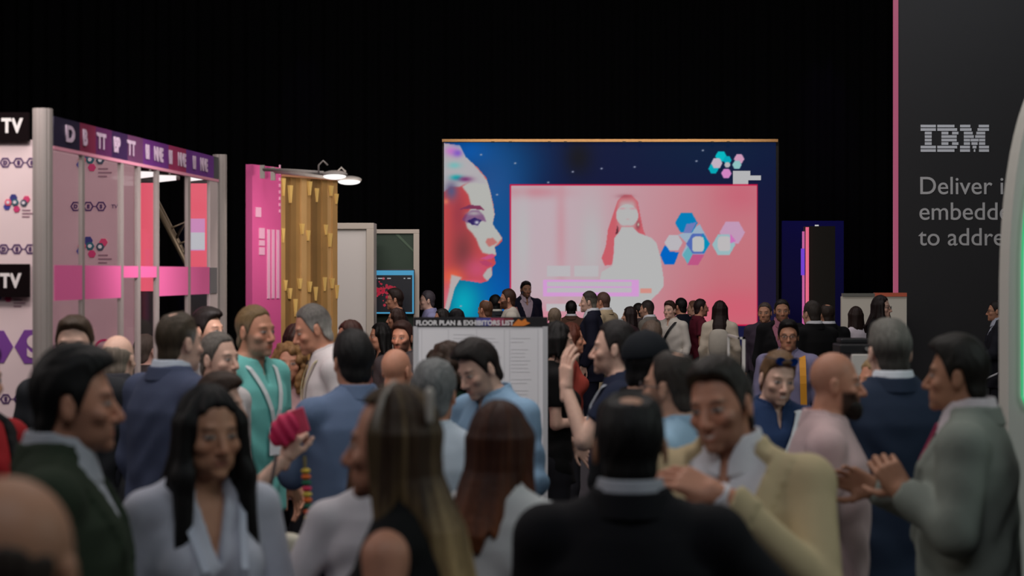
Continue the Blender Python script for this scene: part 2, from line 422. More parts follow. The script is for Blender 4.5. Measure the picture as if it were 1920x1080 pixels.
    # lean and twist are a bend of the upper body about the hips
    def bend(o):
        if not lean and not twist: return
        me = o.data; n = len(me.vertices); v = np.empty(n*3, np.float32); me.vertices.foreach_get('co', v); v = v.reshape(-1, 3)
        t = np.clip((v[:,2] - .92)/.35, 0, 1); t = t*t*(3 - 2*t)
        a = math.radians(lean)*t; yy, zz = v[:,1].copy(), v[:,2] - .95
        v[:,1] = yy*np.cos(a) - zz*np.sin(a); v[:,2] = .95 + yy*np.sin(a) + zz*np.cos(a)
        b = math.radians(twist)*t; xx, yy = v[:,0].copy(), v[:,1].copy()
        v[:,0] = xx*np.cos(b) - yy*np.sin(b); v[:,1] = xx*np.sin(b) + yy*np.cos(b)
        me.vertices.foreach_set('co', v.ravel()); me.update()
    kids = []
    def kid(name, V, Q, m, col=None, smooth=True, label=None):
        o = mesh_obj(name, V, Q, m, body, smooth, col); kids.append(o)
        if label: o['label'] = label
        return o
    rnd = random.Random(label)
    if hair and not hair.get('none'):
        hv, hq, hcol = hair_mesh(hair, rh, rnd, fem)
        kid('hair', toB(hv), hq, col_mat('hair', .55, strands=True, spec=.25), hcol, label=hair.get('label'))
    if beard and beard[1] > .8 and hair.get('beard_len', 0):
        F = Field(axis(-.09,.09,rh*.8), axis(-.13,.05,rh*.8), axis(-.19,.0,rh*.8)); bl = hair['beard_len']
        F.ell((0,-.046,-.080),(.050+.2*bl,.046+bl*.5,.034+.4*bl),.01); F.ell((0,-.072,-.098-.4*bl),(.032+.3*bl,.026+bl*.5,.024+bl),.02)
        F.mask(lambda x, y, z: (z + .046 - .5*np.clip(np.abs(x) - .038, 0, 1) - .25*np.clip(y + .02, 0, 1) + np.where(np.abs(x) < .03, .008, 0))*.7, .01)
        F.mask(lambda x, y, z: y + .022 + 0*x + .3*np.clip(z + .08, 0, 1), .008); F.cutell((0,-.104,-.068),(.020,.018,.009),.004)
        F.D = F.D + .0012*np.sin(F.full()[0]*420)*np.sin(F.full()[2]*160 + F.full()[1]*300)
        bv, bq = F.mesh(); kid('beard', toB(bv), bq, col_mat('hair', .55, strands=True, spec=.25), np.tile(np.array(beard[0]), (len(bv), 1)))
    ctx = dict(prof=prof, sh=sh, A=A, ch=ch, lo=lo, hi=hi, fem=fem, k_arm=k_arm, rnd=rnd, kid=kid, toB=toB, R=R, hc=hc, build=build, l=l, nk=nk, fat=fat, kids=kids)
    if top: garment(ctx, **top)
    if jacket: garment(ctx, **jacket)
    # trousers or skirt, shoes
    F = Field(axis(-.28,.28,.022), axis(-.24,.22,.022), axis(.02,1.02,.026))
    F.add(loft(prof, .010), (-.25,-.2,.80), (.25,.2,1.02), .03, .03)
    for s in (-1, 1):
        F.caps((s*.09,.015,.90),(s*.095,-.005,.50),.098,.074,.03); F.caps((s*.095,.0,.50),(s*.10,.02,.09),.072,.060,.02)
    F.mask(lambda x, y, z: np.maximum(.055 - z, z - .985), .006)
    tv, tq = F.mesh(); kid('trousers', tv, tq, trousers[1] if len(trousers) > 1 else cloth('trousers', trousers[0]))
    for s in (-1, 1):
        F = Field(axis(s*.105-.08,s*.105+.08,.012), axis(-.24,.12,.012), axis(-.012,.13,.012))
        F.caps((s*.10,.035,.05),(s*.115,-.15,.035),.052,.042,.02); F.caps((s*.10,.03,.05),(s*.10,.03,.10),.048,.05,.02)
        F.mask(lambda x, y, z: np.maximum(.0 - z, z - .105), .004)
        sv, sq = F.mesh(); kid('shoe', sv, sq, mat('shoe_leather', rgb(24,20,18), .4))
    if extras:
        for e in extras: e(ctx, body)
    bend(body)
    for o in kids: bend(o)
    body.location = (X, Y, 0); body.rotation_euler = (0, math.radians(roll), math.radians(yaw)); body.scale = (sc, sc, sc)
    tag(body, label, 'person', 'visitors in the crowd')
    return body
def hair_mesh(h, rh, rnd, fem):
    st = h.get('style', 'short'); t = h.get('t', .010); rec = h.get('rec', 0.0); L = h.get('L', .25); cols = h['col']
    ex = h.get('vol', 0.0)
    xw = .12 + t + (.08 if st in ('long','curly') else 0)
    F = Field(axis(-xw, xw, rh), axis(-.15, .17 + (.10 if st in ('long','curly') else 0), rh), axis(-(L+.08) if st in ('long','bob','curly') else -.13, .16 + ex, rh))
    F.ell((0,.018,.030),(.0750+.75*t,.0965+.6*t,.0875+t),.01)
    tv = h.get('top', 0.0)
    if tv: F.ell((h.get('part', 0.0),-.012,.085),(.062,.085,.035+tv),.03)
    if h.get('quiff'): F.ell((.0,-.065,.088),(.05,.035,.022+h['quiff']),.025)
    ys = (-.13,-.088,-.066,-.044,-.026,-.006,.010,.032,.048,.075,.11)
    hz = [.086,.086,.074,.058,.022,-.024,.020,.022,-.044,-.084,-.094]
    if fem: hz = [.088,.086,.074,.056,.016,-.030,-.03,-.03,-.06,-.085,-.09]
    if h.get('low'): hz = [v - h['low'] if i < 4 else v for i, v in enumerate(hz)]
    if st in ('short', 'crop', 'ring'):
        F.ell((0,.052,-.048),(.060+.5*t,.050+.5*t,.058),.015)
        def m(x, y, z):
            b = np.interp(y, ys, hz) + rec*np.clip((-.0 - y)/.06, 0, 1) + rec*.8*np.exp(-((np.abs(x) - .048)/.018)**2)*np.clip(-y/.05, 0, 1)
            return (b - z)*.75
        F.mask(m, .010)
    if st == 'ring':
        rz = h.get('ring', .06)
        F.mask(lambda x, y, z: (z - (rz + .35*np.clip(y, -.05, .12)))*.9, .012)
    if h.get('crown'): F.cutell((0,.045,.124+t),(h['crown'],h['crown']*1.1,.020+t*1.1),.02)
    if h.get('baldtop'): F.cutell((0,-.045,.112),(.055,h['baldtop'],.034+t),.012)
    if st in ('long', 'bob', 'curly'):
        W = h.get('w', .088); dp = h.get('dep', .055); off = h.get('sx', 0.0)
        bk = [(-L-.02, W*.60, dp*.45, .17 if L > .22 else .09),(-L+.05, W*.90, dp*.8, .165 if L > .22 else .088),(-.17 if L > .2 else -L*.6, W*1.02, dp*1.05, .125 if L > .22 else .075),(-.06, W, .078, .050),(.03, .080+t, .092+t, .02),(.08,.05,.05,.02)]
        lf = loft(bk); F.add(lambda x, y, z: lf(x - off*np.clip(-z - .04, 0, 1)/L, y, z), (-.2,-.1,-L-.06), (.2,.26,.1), .02, .03)
        if h.get('front', 0):
            fl = h['front']
            for s in (-1, 1):
                F.caps((s*.074,-.028,.035),(s*.086,-.042,-.11),.022,.027,.03)
                F.caps((s*.086,-.042,-.11),(s*(.088+h.get('flare',0)),-.085,-fl),.030,.020,.03)
        for s in (-1, 1): F.caps((s*.070,-.005,.03),(s*W*.95,.02,-min(L,.14)),.022,.028,.03)
        part = h.get('pt', 0.0)
        def face(x, y, z):
            w = .056 - .25*np.clip(z - .03, 0, .06) + .12*np.clip(-.03 - z, 0, .1)
            return np.maximum(np.maximum(np.abs(x) - w, y + .036 + .5*np.clip(z-.02, 0, .06)), z - .086 + .55*np.abs(x - part))
        F.cut(face, (-.09,-.16,-.5), (.09,-.02,.08), .012)
        if h.get('earout'): 
            for s in (-1, 1): F.cutell((s*.098,-.012,-.03),(.024,.034,.05),.01)
        if h.get('back') is not None: F.cut(lambda x, y, z: np.maximum(y - h['back'] - .25*np.clip(z - .02, 0, 1) + .10*np.clip(-z-.05, 0, .3), z - .088), (-.2,-.2,-.6), (.2,.1,.1), .014)
        if h.get('bangs'): F.ell((0,-.070,.055),(.058,.028,.028),.015)
    if st == 'curly':
        for i in range(90):
            a = rnd.uniform(0, 2*math.pi); zz = rnd.uniform(-L*.9, .10); rr = .085 + t
            r0 = rr*math.sqrt(max(0.05, 1 - (max(zz, 0)/.115)**2)) if zz > 0 else rr + .012
            p = (math.cos(a)*r0, .02 + math.sin(a)*r0*1.1, zz)
            if p[1] < -.045 and abs(p[0]) < .062 and zz < .06: continue
            q = rnd.uniform(.016, .026); F.ell(p, (q, q, q*1.15), .010)
    x, y, z = F.full(); ph0 = rnd.uniform(0, 6)
    g = h.get('groove', .0016 if st != 'curly' else .002)
    if st in ('long', 'bob'):
        th = np.arctan2(x, y - .0 + .001); F.D = F.D + g*.5*np.sin(th*41 + 3*np.sin(z*13 + th*2) + ph0) + g*1.5*np.sin(th*11 + z*10 + ph0) + g*.8*np.sin(th*23 - z*7 + 2*ph0)
    else:
        F.D = F.D + g*.6*np.sin(x*330 + 2.2*np.sin(y*60) + 1.5*np.sin(z*70) + ph0) + g*.8*np.sin(x*110 + y*60 + z*50 + ph0*2)
    if st in ('long', 'bob'): F.mask(lambda x, y, z: (-L + .035*np.sin(np.arctan2(x, y + .001)*9 + ph0) + .022*np.sin(np.arctan2(x, y + .001)*21 + 2*ph0) + .25*np.abs(x)) - z, .006)
    V, Q = F.mesh()
    C = np.tile(np.array(cols[0]), (len(V), 1))
    if len(cols) > 1:
        mode = h.get('grad', 'side')
        if mode == 'side': w = np.clip((.055 - V[:,2])/.05, 0, 1)
        elif mode == 'tip': w = np.clip((-.06 - V[:,2])/(L*.75), 0, 1)
        elif mode == 'temple': w = np.clip((.06 - V[:,2])/.04, 0, 1)*np.clip((.04 - V[:,1])/.05, 0, 1)
        else: w = .5 + .16*np.sin(V[:,0]*140 + 4*np.sin(V[:,1]*50) + 3*np.sin(V[:,2]*60))
        th = np.arctan2(V[:,0], V[:,1]); w = np.clip(w + .16*np.sin(th*9 + V[:,2]*7)*(mode == 'tip') + .10*np.sin(th*31 + V[:,2]*11)*(mode == 'tip'), 0, 1)
        C = C*(1-w[:,None]) + np.array(cols[1])*w[:,None]
    return V, Q, C
def cloth(name, c, rough=.85, var=.12, bump=.10, bscale=420):
    key = 'fabric_%s_%d_%d_%d' % (name, *[int(v*9999) for v in c])
    return mat(key, c, rough, bump=bump, bscale=bscale, var=var, vscale=14, spec=.25)
def garment(ctx, name='shirt', c=(.5,.5,.5), off=.012, sleeve='long', hem=.80, neck='crew', collar=None, lapel=False, open=0.0, vdepth=.0, m=None, folds=.0048, soft=1.0, cuff=None, label=None, shoulder=0.0, loose=0.0, buttons=None):
    """one garment: a closed cloth volume round the trunk and arms"""
    prof, sh, A, ch, lo, hi, rnd, kid = (ctx[k] for k in ('prof','sh','A','ch','lo','hi','rnd','kid'))
    ka = ctx['k_arm']
    F = Field(axis(lo[0]-.02, hi[0]+.02, ch), axis(lo[1]-.03, hi[1]+.03, ch), axis(hem-.06, 1.60, ch))
    P = [list(r) for r in prof]
    if loose:                                    # falls straighter from the chest
        for r in P:
            if r[0] < 1.28: r[1] = max(r[1], prof[4][1]*(.90 + .10*loose)); r[2] = max(r[2], prof[4][2]*(.92 + .1*loose))
    P = [(hem - .03, P[1][1] + .012*loose, P[1][2] + .01, P[0][3])] + [r for r in P if r[0] > hem]
    F.add(loft(P, off), (-.30,-.25,hem-.05), (.30,.25,1.55), .02, .03)
    for s in (-1, 1):
        if ctx['fem']: F.ell((s*.065,-.085,1.275),(.058+off*.8,.052+off,.060+off),.035)
        if sleeve == 'none':
            F.caps((s*.045,.022,1.476), sh[s]*(.80,1,1) + np.array((0,0,.005)), .040+off, .036+off, .03)
        else:
            F.caps((s*.045,.022,1.474), sh[s]*(.88,1,1), .039+off, .043+off, .03)
            F.caps(sh[s]*(.90,1,1), sh[s] + np.array((0,0,shoulder)), .050*ka+off*.9, .046*ka+off*.9+shoulder*.5, .02)
            a, e, w = sh[s], A[s]['e'], A[s]['w']; r0, r1, r2 = .050*ka + off*.95, .041*ka + off*1.05, .029*ka + off*.95
            if sleeve == 'short':
                q = a + (e - a)*.62; dv = (e - a)/np.linalg.norm(e - a)
                cp = capsule(a, a + (e - a)*.85, r0 + .004, r1 + .010)
                F.add(lambda x, y, z, cp=cp, q=q, dv=dv: np.maximum(cp(x, y, z), (x-q[0])*dv[0] + (y-q[1])*dv[1] + (z-q[2])*dv[2]), np.minimum(a, e) - .09, np.maximum(a, e) + .09, .02)
            else:
                F.caps(a, e, r0, r1, .025)
                k = .5 if sleeve == 'rolled' else 1.0
                q = e + (w - e)*k; dv = (w - e)/np.linalg.norm(w - e); cp = capsule(e, w + dv*.05, r1, r2)
                F.add(lambda x, y, z, cp=cp, q=q, dv=dv: np.maximum(cp(x, y, z), (x-q[0])*dv[0] + (y-q[1])*dv[1] + (z-q[2])*dv[2]), np.minimum(e, w) - .10, np.maximum(e, w) + .10, .015)
    x, y, z = F.full()
    ph = [rnd.uniform(0, 6.28) for _ in range(6)]
    F.D = (F.D + folds*np.clip((1.44 - z)*6, .1, 1)*(np.sin(z*44 + 4*np.sin(x*13 + ph[0]) + ph[1] + y*12) * (.45 + .55*np.sin(x*19 + z*8 + ph[2])) + 1.3*np.sin(x*36 + y*26 + 2*np.sin(z*9 + ph[3]) + ph[4])*np.clip((1.40 - z)*3, 0, 1)*(.5 + .5*np.sin(z*6 + ph[5])))).astype(np.float32)
    if lapel:
        vz = 1.12
        def lp(x, y, z):
            v = (z - vz)*.30 + .004                       # half width of the opening
            dd = np.abs(x) - v
            return np.where((y < .0) & (dd > -.01) & (dd < .055 - .1*np.clip(1.30 - z, 0, .2)) & (z > vz), 1.0, 0)
        F.D = (F.D - .007*lp(x, y, z)).astype(np.float32)
    F.mask(lambda x, y, z: hem - z + 0*x, .006)
    if lapel or open:
        vz = 1.12 if lapel else open; sl = .30 if lapel else .24
        F.cut(lambda x, y, z: np.maximum(np.maximum(np.abs(x) - ((z - vz)*sl + (.002 if lapel else .0)), y + .035), vz - z), (-.3,-.35,vz-.02), (.3,.0,1.7), .004)
        if lapel and ctx['l'] < 2:   # jacket front edges below the button
            F.cut(lambda x, y, z: np.maximum(np.maximum(np.abs(x) - .004, y + .09), z - 1.14), (-.1,-.4,hem-.1), (.1,-.05,1.2), .003)
    if neck == 'scoop': F.cutell((0,-.10,1.50),(.085,.10,.10),.008)
    if neck == 'wide': F.cutell((0,-.02,1.535),(.125,.12,.075),.008)
    if neck == 'crew': F.cutell((0,-.005,1.528),(ctx['nk']+.022,ctx['nk']+.02,.045),.006)
    V, Q = F.mesh()
    o = kid(name, V, Q, m or cloth(name, c), label=label)
    if collar:
        cc, r0, z0, hgt = collar.get('c', c), collar.get('r', .071), collar.get('z', 1.475) + .014, collar.get('h', .042)
        r0 *= (.86 if ctx['fem'] else 1.0)*(.6 + .4*ctx['fat'])
        hs = min(ch*.6, .0055 if ctx['l'] else .004); th = collar.get('th', .0045); gap = collar.get('gap', .028)
        G = Field(axis(-.14,.14,hs), axis(-.16,.15,hs), axis(z0-.10,z0+.09,hs))
        def cf(x, y, z):
            zz = z - z0 + .38*np.clip(-y + .02, 0, .2)          # lower in front
            rr = r0 + (.012 - .30*np.clip(zz, -.03, .06))        # leans in towards the top
            rad = np.sqrt(x*x + ((y - .014)*.95)**2)
            d = np.abs(rad - rr) - th
            h2 = hgt*(1 + .25*np.clip(-y/.07, 0, 1))
            d = np.maximum(d, np.maximum(-.022 - .25*np.clip(-y - .03, 0, .06) - zz, zz - h2 + .2*np.clip(-y - .03, 0, .06)))
            if collar.get('front') is not None: d = np.maximum(d, collar['front'] - y + .3*np.clip(zz, 0, .1))
            return np.maximum(d, np.where(y < 0, gap*(.35 + np.clip(zz, 0, .05)*16) - np.abs(x) if gap else -1.0, -1.0))
        G.add(cf, (-.14,-.16,z0-.1), (.14,.15,z0+.09), .002, .1)
        cv, cq = G.mesh()
        if len(cv): kid('collar', cv, cq, cloth('collar', cc), label=collar.get('label'))
    if buttons:
        for i in range(5):
            bz = 1.36 - i*.085; b = Field(axis(-.009,.009,.003), axis(-.006,.006,.003), axis(-.009,.009,.003)); b.ell((0,0,0),(.006,.003,.006),.001)
            bv, bq = b.mesh(); kid('button', bv + np.array((0, surf_y(prof, bz, off) - .004, bz)), bq, mat('button', buttons, .4))
    return o
def surf_y(prof, z, off, x=0.0):
    P = np.array(prof); a = np.interp(z, P[:,0], P[:,1]) + off; b = np.interp(z, P[:,0], P[:,2]) + off; c = np.interp(z, P[:,0], P[:,3])
    return float(c - b*math.sqrt(max(0, 1 - (x/a)**2)))
# ---- things people wear
def glasses(frame=(.01,.01,.01), dark=False, up=False, label=None, mirror=None):
    def f(ctx, body):
        m = MB(); toB = ctx['toB']; zc = .098 if up else -.002; yc = -.092 if not up else -.078; n = 16
        fat = ctx['fat']
        for s in (-1, 1):
            ring = [(s*.033 + .0235*math.cos(a), yc - .010 + .010*abs(math.cos(a))*(1 if s*math.cos(a) > 0 else 0), zc + .0185*math.sin(a)) for a in [2*math.pi*k/n for k in range(n+1)]]
            m.tube(toB(ring), .0019, 6, False)
            m.tube(toB([(s*.056, yc + .0, zc+.006),(s*.078*fat, yc + .035, zc+.007),(s*.081*fat, .01, zc+.005),(s*.080*fat, .035, zc-.012)]), .0020, 6)
        m.tube(toB([(-.010, yc-.008, zc+.004),(0, yc-.012, zc+.007),(.010, yc-.008, zc+.004)]), .0019, 6)
        o = m.build('glasses' if not (dark or up) else 'sunglasses', mat('glasses_frame_%d' % int(frame[0]*999 + frame[2]*77), frame, .3), body, True)
        if label: o['label'] = label
        ctx['kids'].append(o)
        for s in (-1, 1):
            V = toB([(s*.033, yc-.010, zc)] + [(s*.033 + .0225*math.cos(a), yc - .009, zc + .0175*math.sin(a)) for a in [2*math.pi*k/n for k in range(n)]])
            V2 = np.array(V) + (np.array(toB([(0,.0015,0)])[0]) - np.array(toB([(0,0,0)])[0]))
            F = [(0, 1+k, 1+(k+1)%n) for k in range(n)]; F2 = [(n+1, n+2+(k+1)%n, n+2+k) for k in range(n)]
            side = [(1+k, n+2+k, n+2+(k+1)%n, 1+(k+1)%n) for k in range(n)]
            lm = mat('mirror_lens', mirror, .08, metal=.9) if mirror else mat('dark_lens', (.01,.01,.012), .08) if (dark or up) else clear_mat('eyeglass')
            ctx['kids'].append(mesh_obj('lens', np.concatenate([V, V2]), F + F2 + side, lm, o, False))
    return f
def clear_mat(name, tint=(1,1,1), refl=.05):
    if name in _M: return _M[name]
    m = bpy.data.materials.new(name); m.use_nodes = True; nt = m.node_tree; N, L = nt.nodes, nt.links
    N.remove(N['Principled BSDF']); out = N['Material Output']
    tr = N.new('ShaderNodeBsdfTransparent'); tr.inputs['Color'].default_value = (*tint, 1)
    g = N.new('ShaderNodeBsdfGlossy'); g.inputs['Roughness'].default_value = .03; g.inputs['Color'].default_value = (1, 1, 1, 1)
    mx = N.new('ShaderNodeMixShader'); mx.inputs['Fac'].default_value = refl
    L.new(tr.outputs['BSDF'], mx.inputs[1]); L.new(g.outputs['BSDF'], mx.inputs[2]); L.new(mx.outputs['Shader'], out.inputs['Surface'])
    _M[name] = m; return m
def ribbon(pts, nrms, w, th=.0025):
    """a flat strap through pts, its flat side facing nrms"""
    pts = [np.array(p, float) for p in pts]; V, F = [], []
    for i, p in enumerate(pts):
        d = pts[min(i+1, len(pts)-1)] - pts[max(i-1, 0)]; d /= np.linalg.norm(d); n = np.array(nrms[i], float); n -= d*np.dot(n, d); n /= np.linalg.norm(n)
        s = np.cross(d, n); V += [p + s*w/2, p - s*w/2, p - s*w/2 + n*th, p + s*w/2 + n*th]
    k = len(pts)
    for i in range(k-1):
        for j in range(4): F.append((i*4+j, i*4+(j+1)%4, (i+1)*4+(j+1)%4, (i+1)*4+j))
    F += [(3,2,1,0), ((k-1)*4, (k-1)*4+1, (k-1)*4+2, (k-1)*4+3)]
    return V, F
def lanyard(c=(.8,.8,.8), w=.018, off=.02, end=1.12, badge=True, label=None, bc=(.8,.8,.85)):
    def f(ctx, body):
        prof = ctx['prof']; V, F = [], []
        bust = .055 if ctx['fem'] else 0
        for s in (-1, 1):
            pts, nr = [(s*.045,.075,1.508),(s*.078,.04,1.512),(s*.085,-.0,1.50)], [(0,.4,1),(s,.2,1),(s*.6,-.3,1)]
            for i in range(8):
                t = i/7; zz = 1.455 + (end - 1.455)*t; xx = s*(.082*(1 - t) + .004)
                yy = surf_y(prof, zz, off, xx) - .006 - (bust*math.exp(-((zz-1.275)/.07)**2) if bust else 0); pts.append((xx, yy, zz)); nr.append((0,-1,.1))
            v, q = ribbon(pts, nr, w); b = len(V); V += v; F += [tuple(a + b for a in t) for t in q]
        o = mesh_obj('lanyard', V, F, mat('lanyard_%d' % int(sum(c)*999), c, .6), body, False); o['label'] = label or 'lanyard'
        ctx['kids'].append(o)
        if badge:
            y = surf_y(prof, end-.05, off) - .014 - bust*.4; m = MB().box(-.042,.042,y-.003,y,end-.13,end-.005)
            b = m.build('badge', mat('badge_card', bc, .4), o); ctx['kids'].append(b)
            m = MB().box(-.042,.042,y-.0045,y-.003,end-.04,end-.005); b2 = m.build('badge_header', mat('badge_blue', rgb(40,50,110), .5), o); ctx['kids'].append(b2)
    return f
# ---------------------------------------------------------------- hall
def drape(name, x0, x1, y, z0, z1, axis_='x', amp=.07, wl=.32):
    n = int((x1 - x0)/.06); V, F = [], []
    for i in range(n+1):
        u = x0 + (x1 - x0)*i/n; d = amp*math.sin(u*2*math.pi/wl + 1.3*math.sin(u*1.7)) + amp*.4*math.sin(u*7.1)
        for zz in (z0, z1): V.append((u, y + d, zz) if axis_ == 'x' else (y + d, u, zz))
    F = [(2*i, 2*i+2, 2*i+3, 2*i+1) for i in range(n)]
    return mesh_obj(name, V, F, mat('black_drape', (.006,.006,.008), .95, bump=.1, bscale=60), None, True)
fl = MB().box(-14, 14, -3, 36.5, -.1, 0).build('floor', mat('hall_carpet', rgb(58,54,60), .95, bump=.3, bscale=300, var=.25, vscale=20)); tag(fl, kind='structure')
ce = MB().box(-14, 14, -3, 36.5, 9, 9.1).build('ceiling', mat('black_ceiling', (.004,.004,.005), .95)); tag(ce, kind='structure')
for nm, a in (('wall_back', (-14, 14, 36, 0, 9, 'x')), ('wall_left', (-3, 36, -13.8, 0, 9, 'y')), ('wall_right', (-3, 36, 13.8, 0, 9, 'y'))):
    tag(drape(nm, *a), kind='structure')
spot_light('purple_wash', (6.4, 34.4, 8.7), (6.6, 36, 5.2), 30, (.45, .1, 1), 24, 1.0)
spot_light('violet_wash', (-4.2, 34.4, 8.7), (-4.4, 36, 5.4), 16, (.4, .15, 1), 24, 1.0)
# ---------------------------------------------------------------- text and emblems
def text(name, body, size, loc, m, parent=None, rz=0.0, bold=0.0, ext=.002, sx=1.0, align='LEFT', spacing=1.0):
    c = bpy.data.curves.new(name, 'FONT'); c.body = body; c.size = size; c.extrude = ext; c.offset = bold; c.align_x = align; c.space_character = spacing; c.resolution_u = 6
    o0 = bpy.data.objects.new(name + '_tmp', c); COL.objects.link(o0)
    dg = bpy.context.evaluated_depsgraph_get(); me = bpy.data.meshes.new_from_object(o0.evaluated_get(dg)); bpy.data.objects.remove(o0); bpy.data.curves.remove(c)
    me.materials.clear(); me.materials.append(m)
    o = bpy.data.objects.new(name, me); COL.objects.link(o)
    o.location = loc; o.rotation_euler = (math.pi/2, 0, rz); o.scale = (sx, 1, 1)
    if parent is not None: o.parent = parent
    return o
def hexpts(cx, cz, r, flat=True, n=6, a0=None):
    a0 = (0 if flat else math.pi/6) if a0 is None else a0
    return [(cx + r*math.cos(a0 + 2*math.pi*k/n), cz + r*math.sin(a0 + 2*math.pi*k/n)) for k in range(n)]
def ring(mb, cx, cz, r, r2, y0, y1, n=6):
    o, i = hexpts(cx, cz, r, n=n), hexpts(cx, cz, r2, n=n)
    for k in range(n):
        j = (k+1) % n
        mb.prism([o[k], o[j], i[j], i[k]], y0, y1)
def emblem(parent, x, z, s, y, name='emblem'):
    """the show's mark of overlapping hexagons with three lines of small print"""
    cols = [('navy', rgb(45,45,120), (-.02,.36), .30), ('blue', rgb(60,60,150), (-.50,-.30), .27), ('berry', rgb(205,50,110), (.22,-.48), .26), ('rose', rgb(215,60,110), (.95,.26), .27), ('teal', rgb(35,95,110), (.10,.02), .28), ('slate', rgb(60,75,95), (.75,-.02), .27), ('coral', rgb(225,90,120), (-.40,.02), .27)]
    root = None
    for i, (nm, c, (u, v), r) in enumerate(cols):
        m = MB(); m.prism(hexpts(x+u*s, z+v*s, r*s), y - .001*(i+1) - .002, y)
        o = m.build(name, mat('ink_' + nm, c, .6), parent)
        if root is None: root = o
    m = MB()
    for u, v in ((-.40,.02),(.10,.02),(.75,-.02)): m.prism(hexpts(x+u*s, z+v*s, .13*s), y - .012, y - .001)
    m.build('emblem_letters', mat('ink_white', rgb(225,215,220), .6), parent)
    m = MB()
    for k, w in enumerate((.62,.86,.56)): m.box(x+.62*s, x+(.62+w)*s, y-.003, y, z-(.56+.24*k)*s - .05*s, z-(.56+.24*k)*s + .05*s)
    m.build('small_print', mat('ink_mauve', rgb(150,110,125), .6), parent)
def hexrow(parent, x, z, r, y, tv=False, mcol=None):
    m = MB(); mk = mcol or mat('ink_plum', rgb(75,35,95), .6)
    for k in range(3): ring(m, x + k*r*2.35, z, r, r*.70, y-.003, y)
    for k in range(2): m.box(x + k*r*2.35 + r*.98, x + (k+1)*r*2.35 - r*.98, y-.003, y, z-.08*r, z+.08*r)
    m.build('hexagon_row', mk, parent)
    for k, ch in enumerate('DES'): text('hexagon_letter', ch, r*.95, (x + k*r*2.35, y-.003, z-.33*r), mk, parent, align='CENTER', bold=.002)
    if tv: text('hexagon_letter', 'TV', r*1.0, (x + 3*r*2.2, y-.003, z-.33*r), mk, parent)
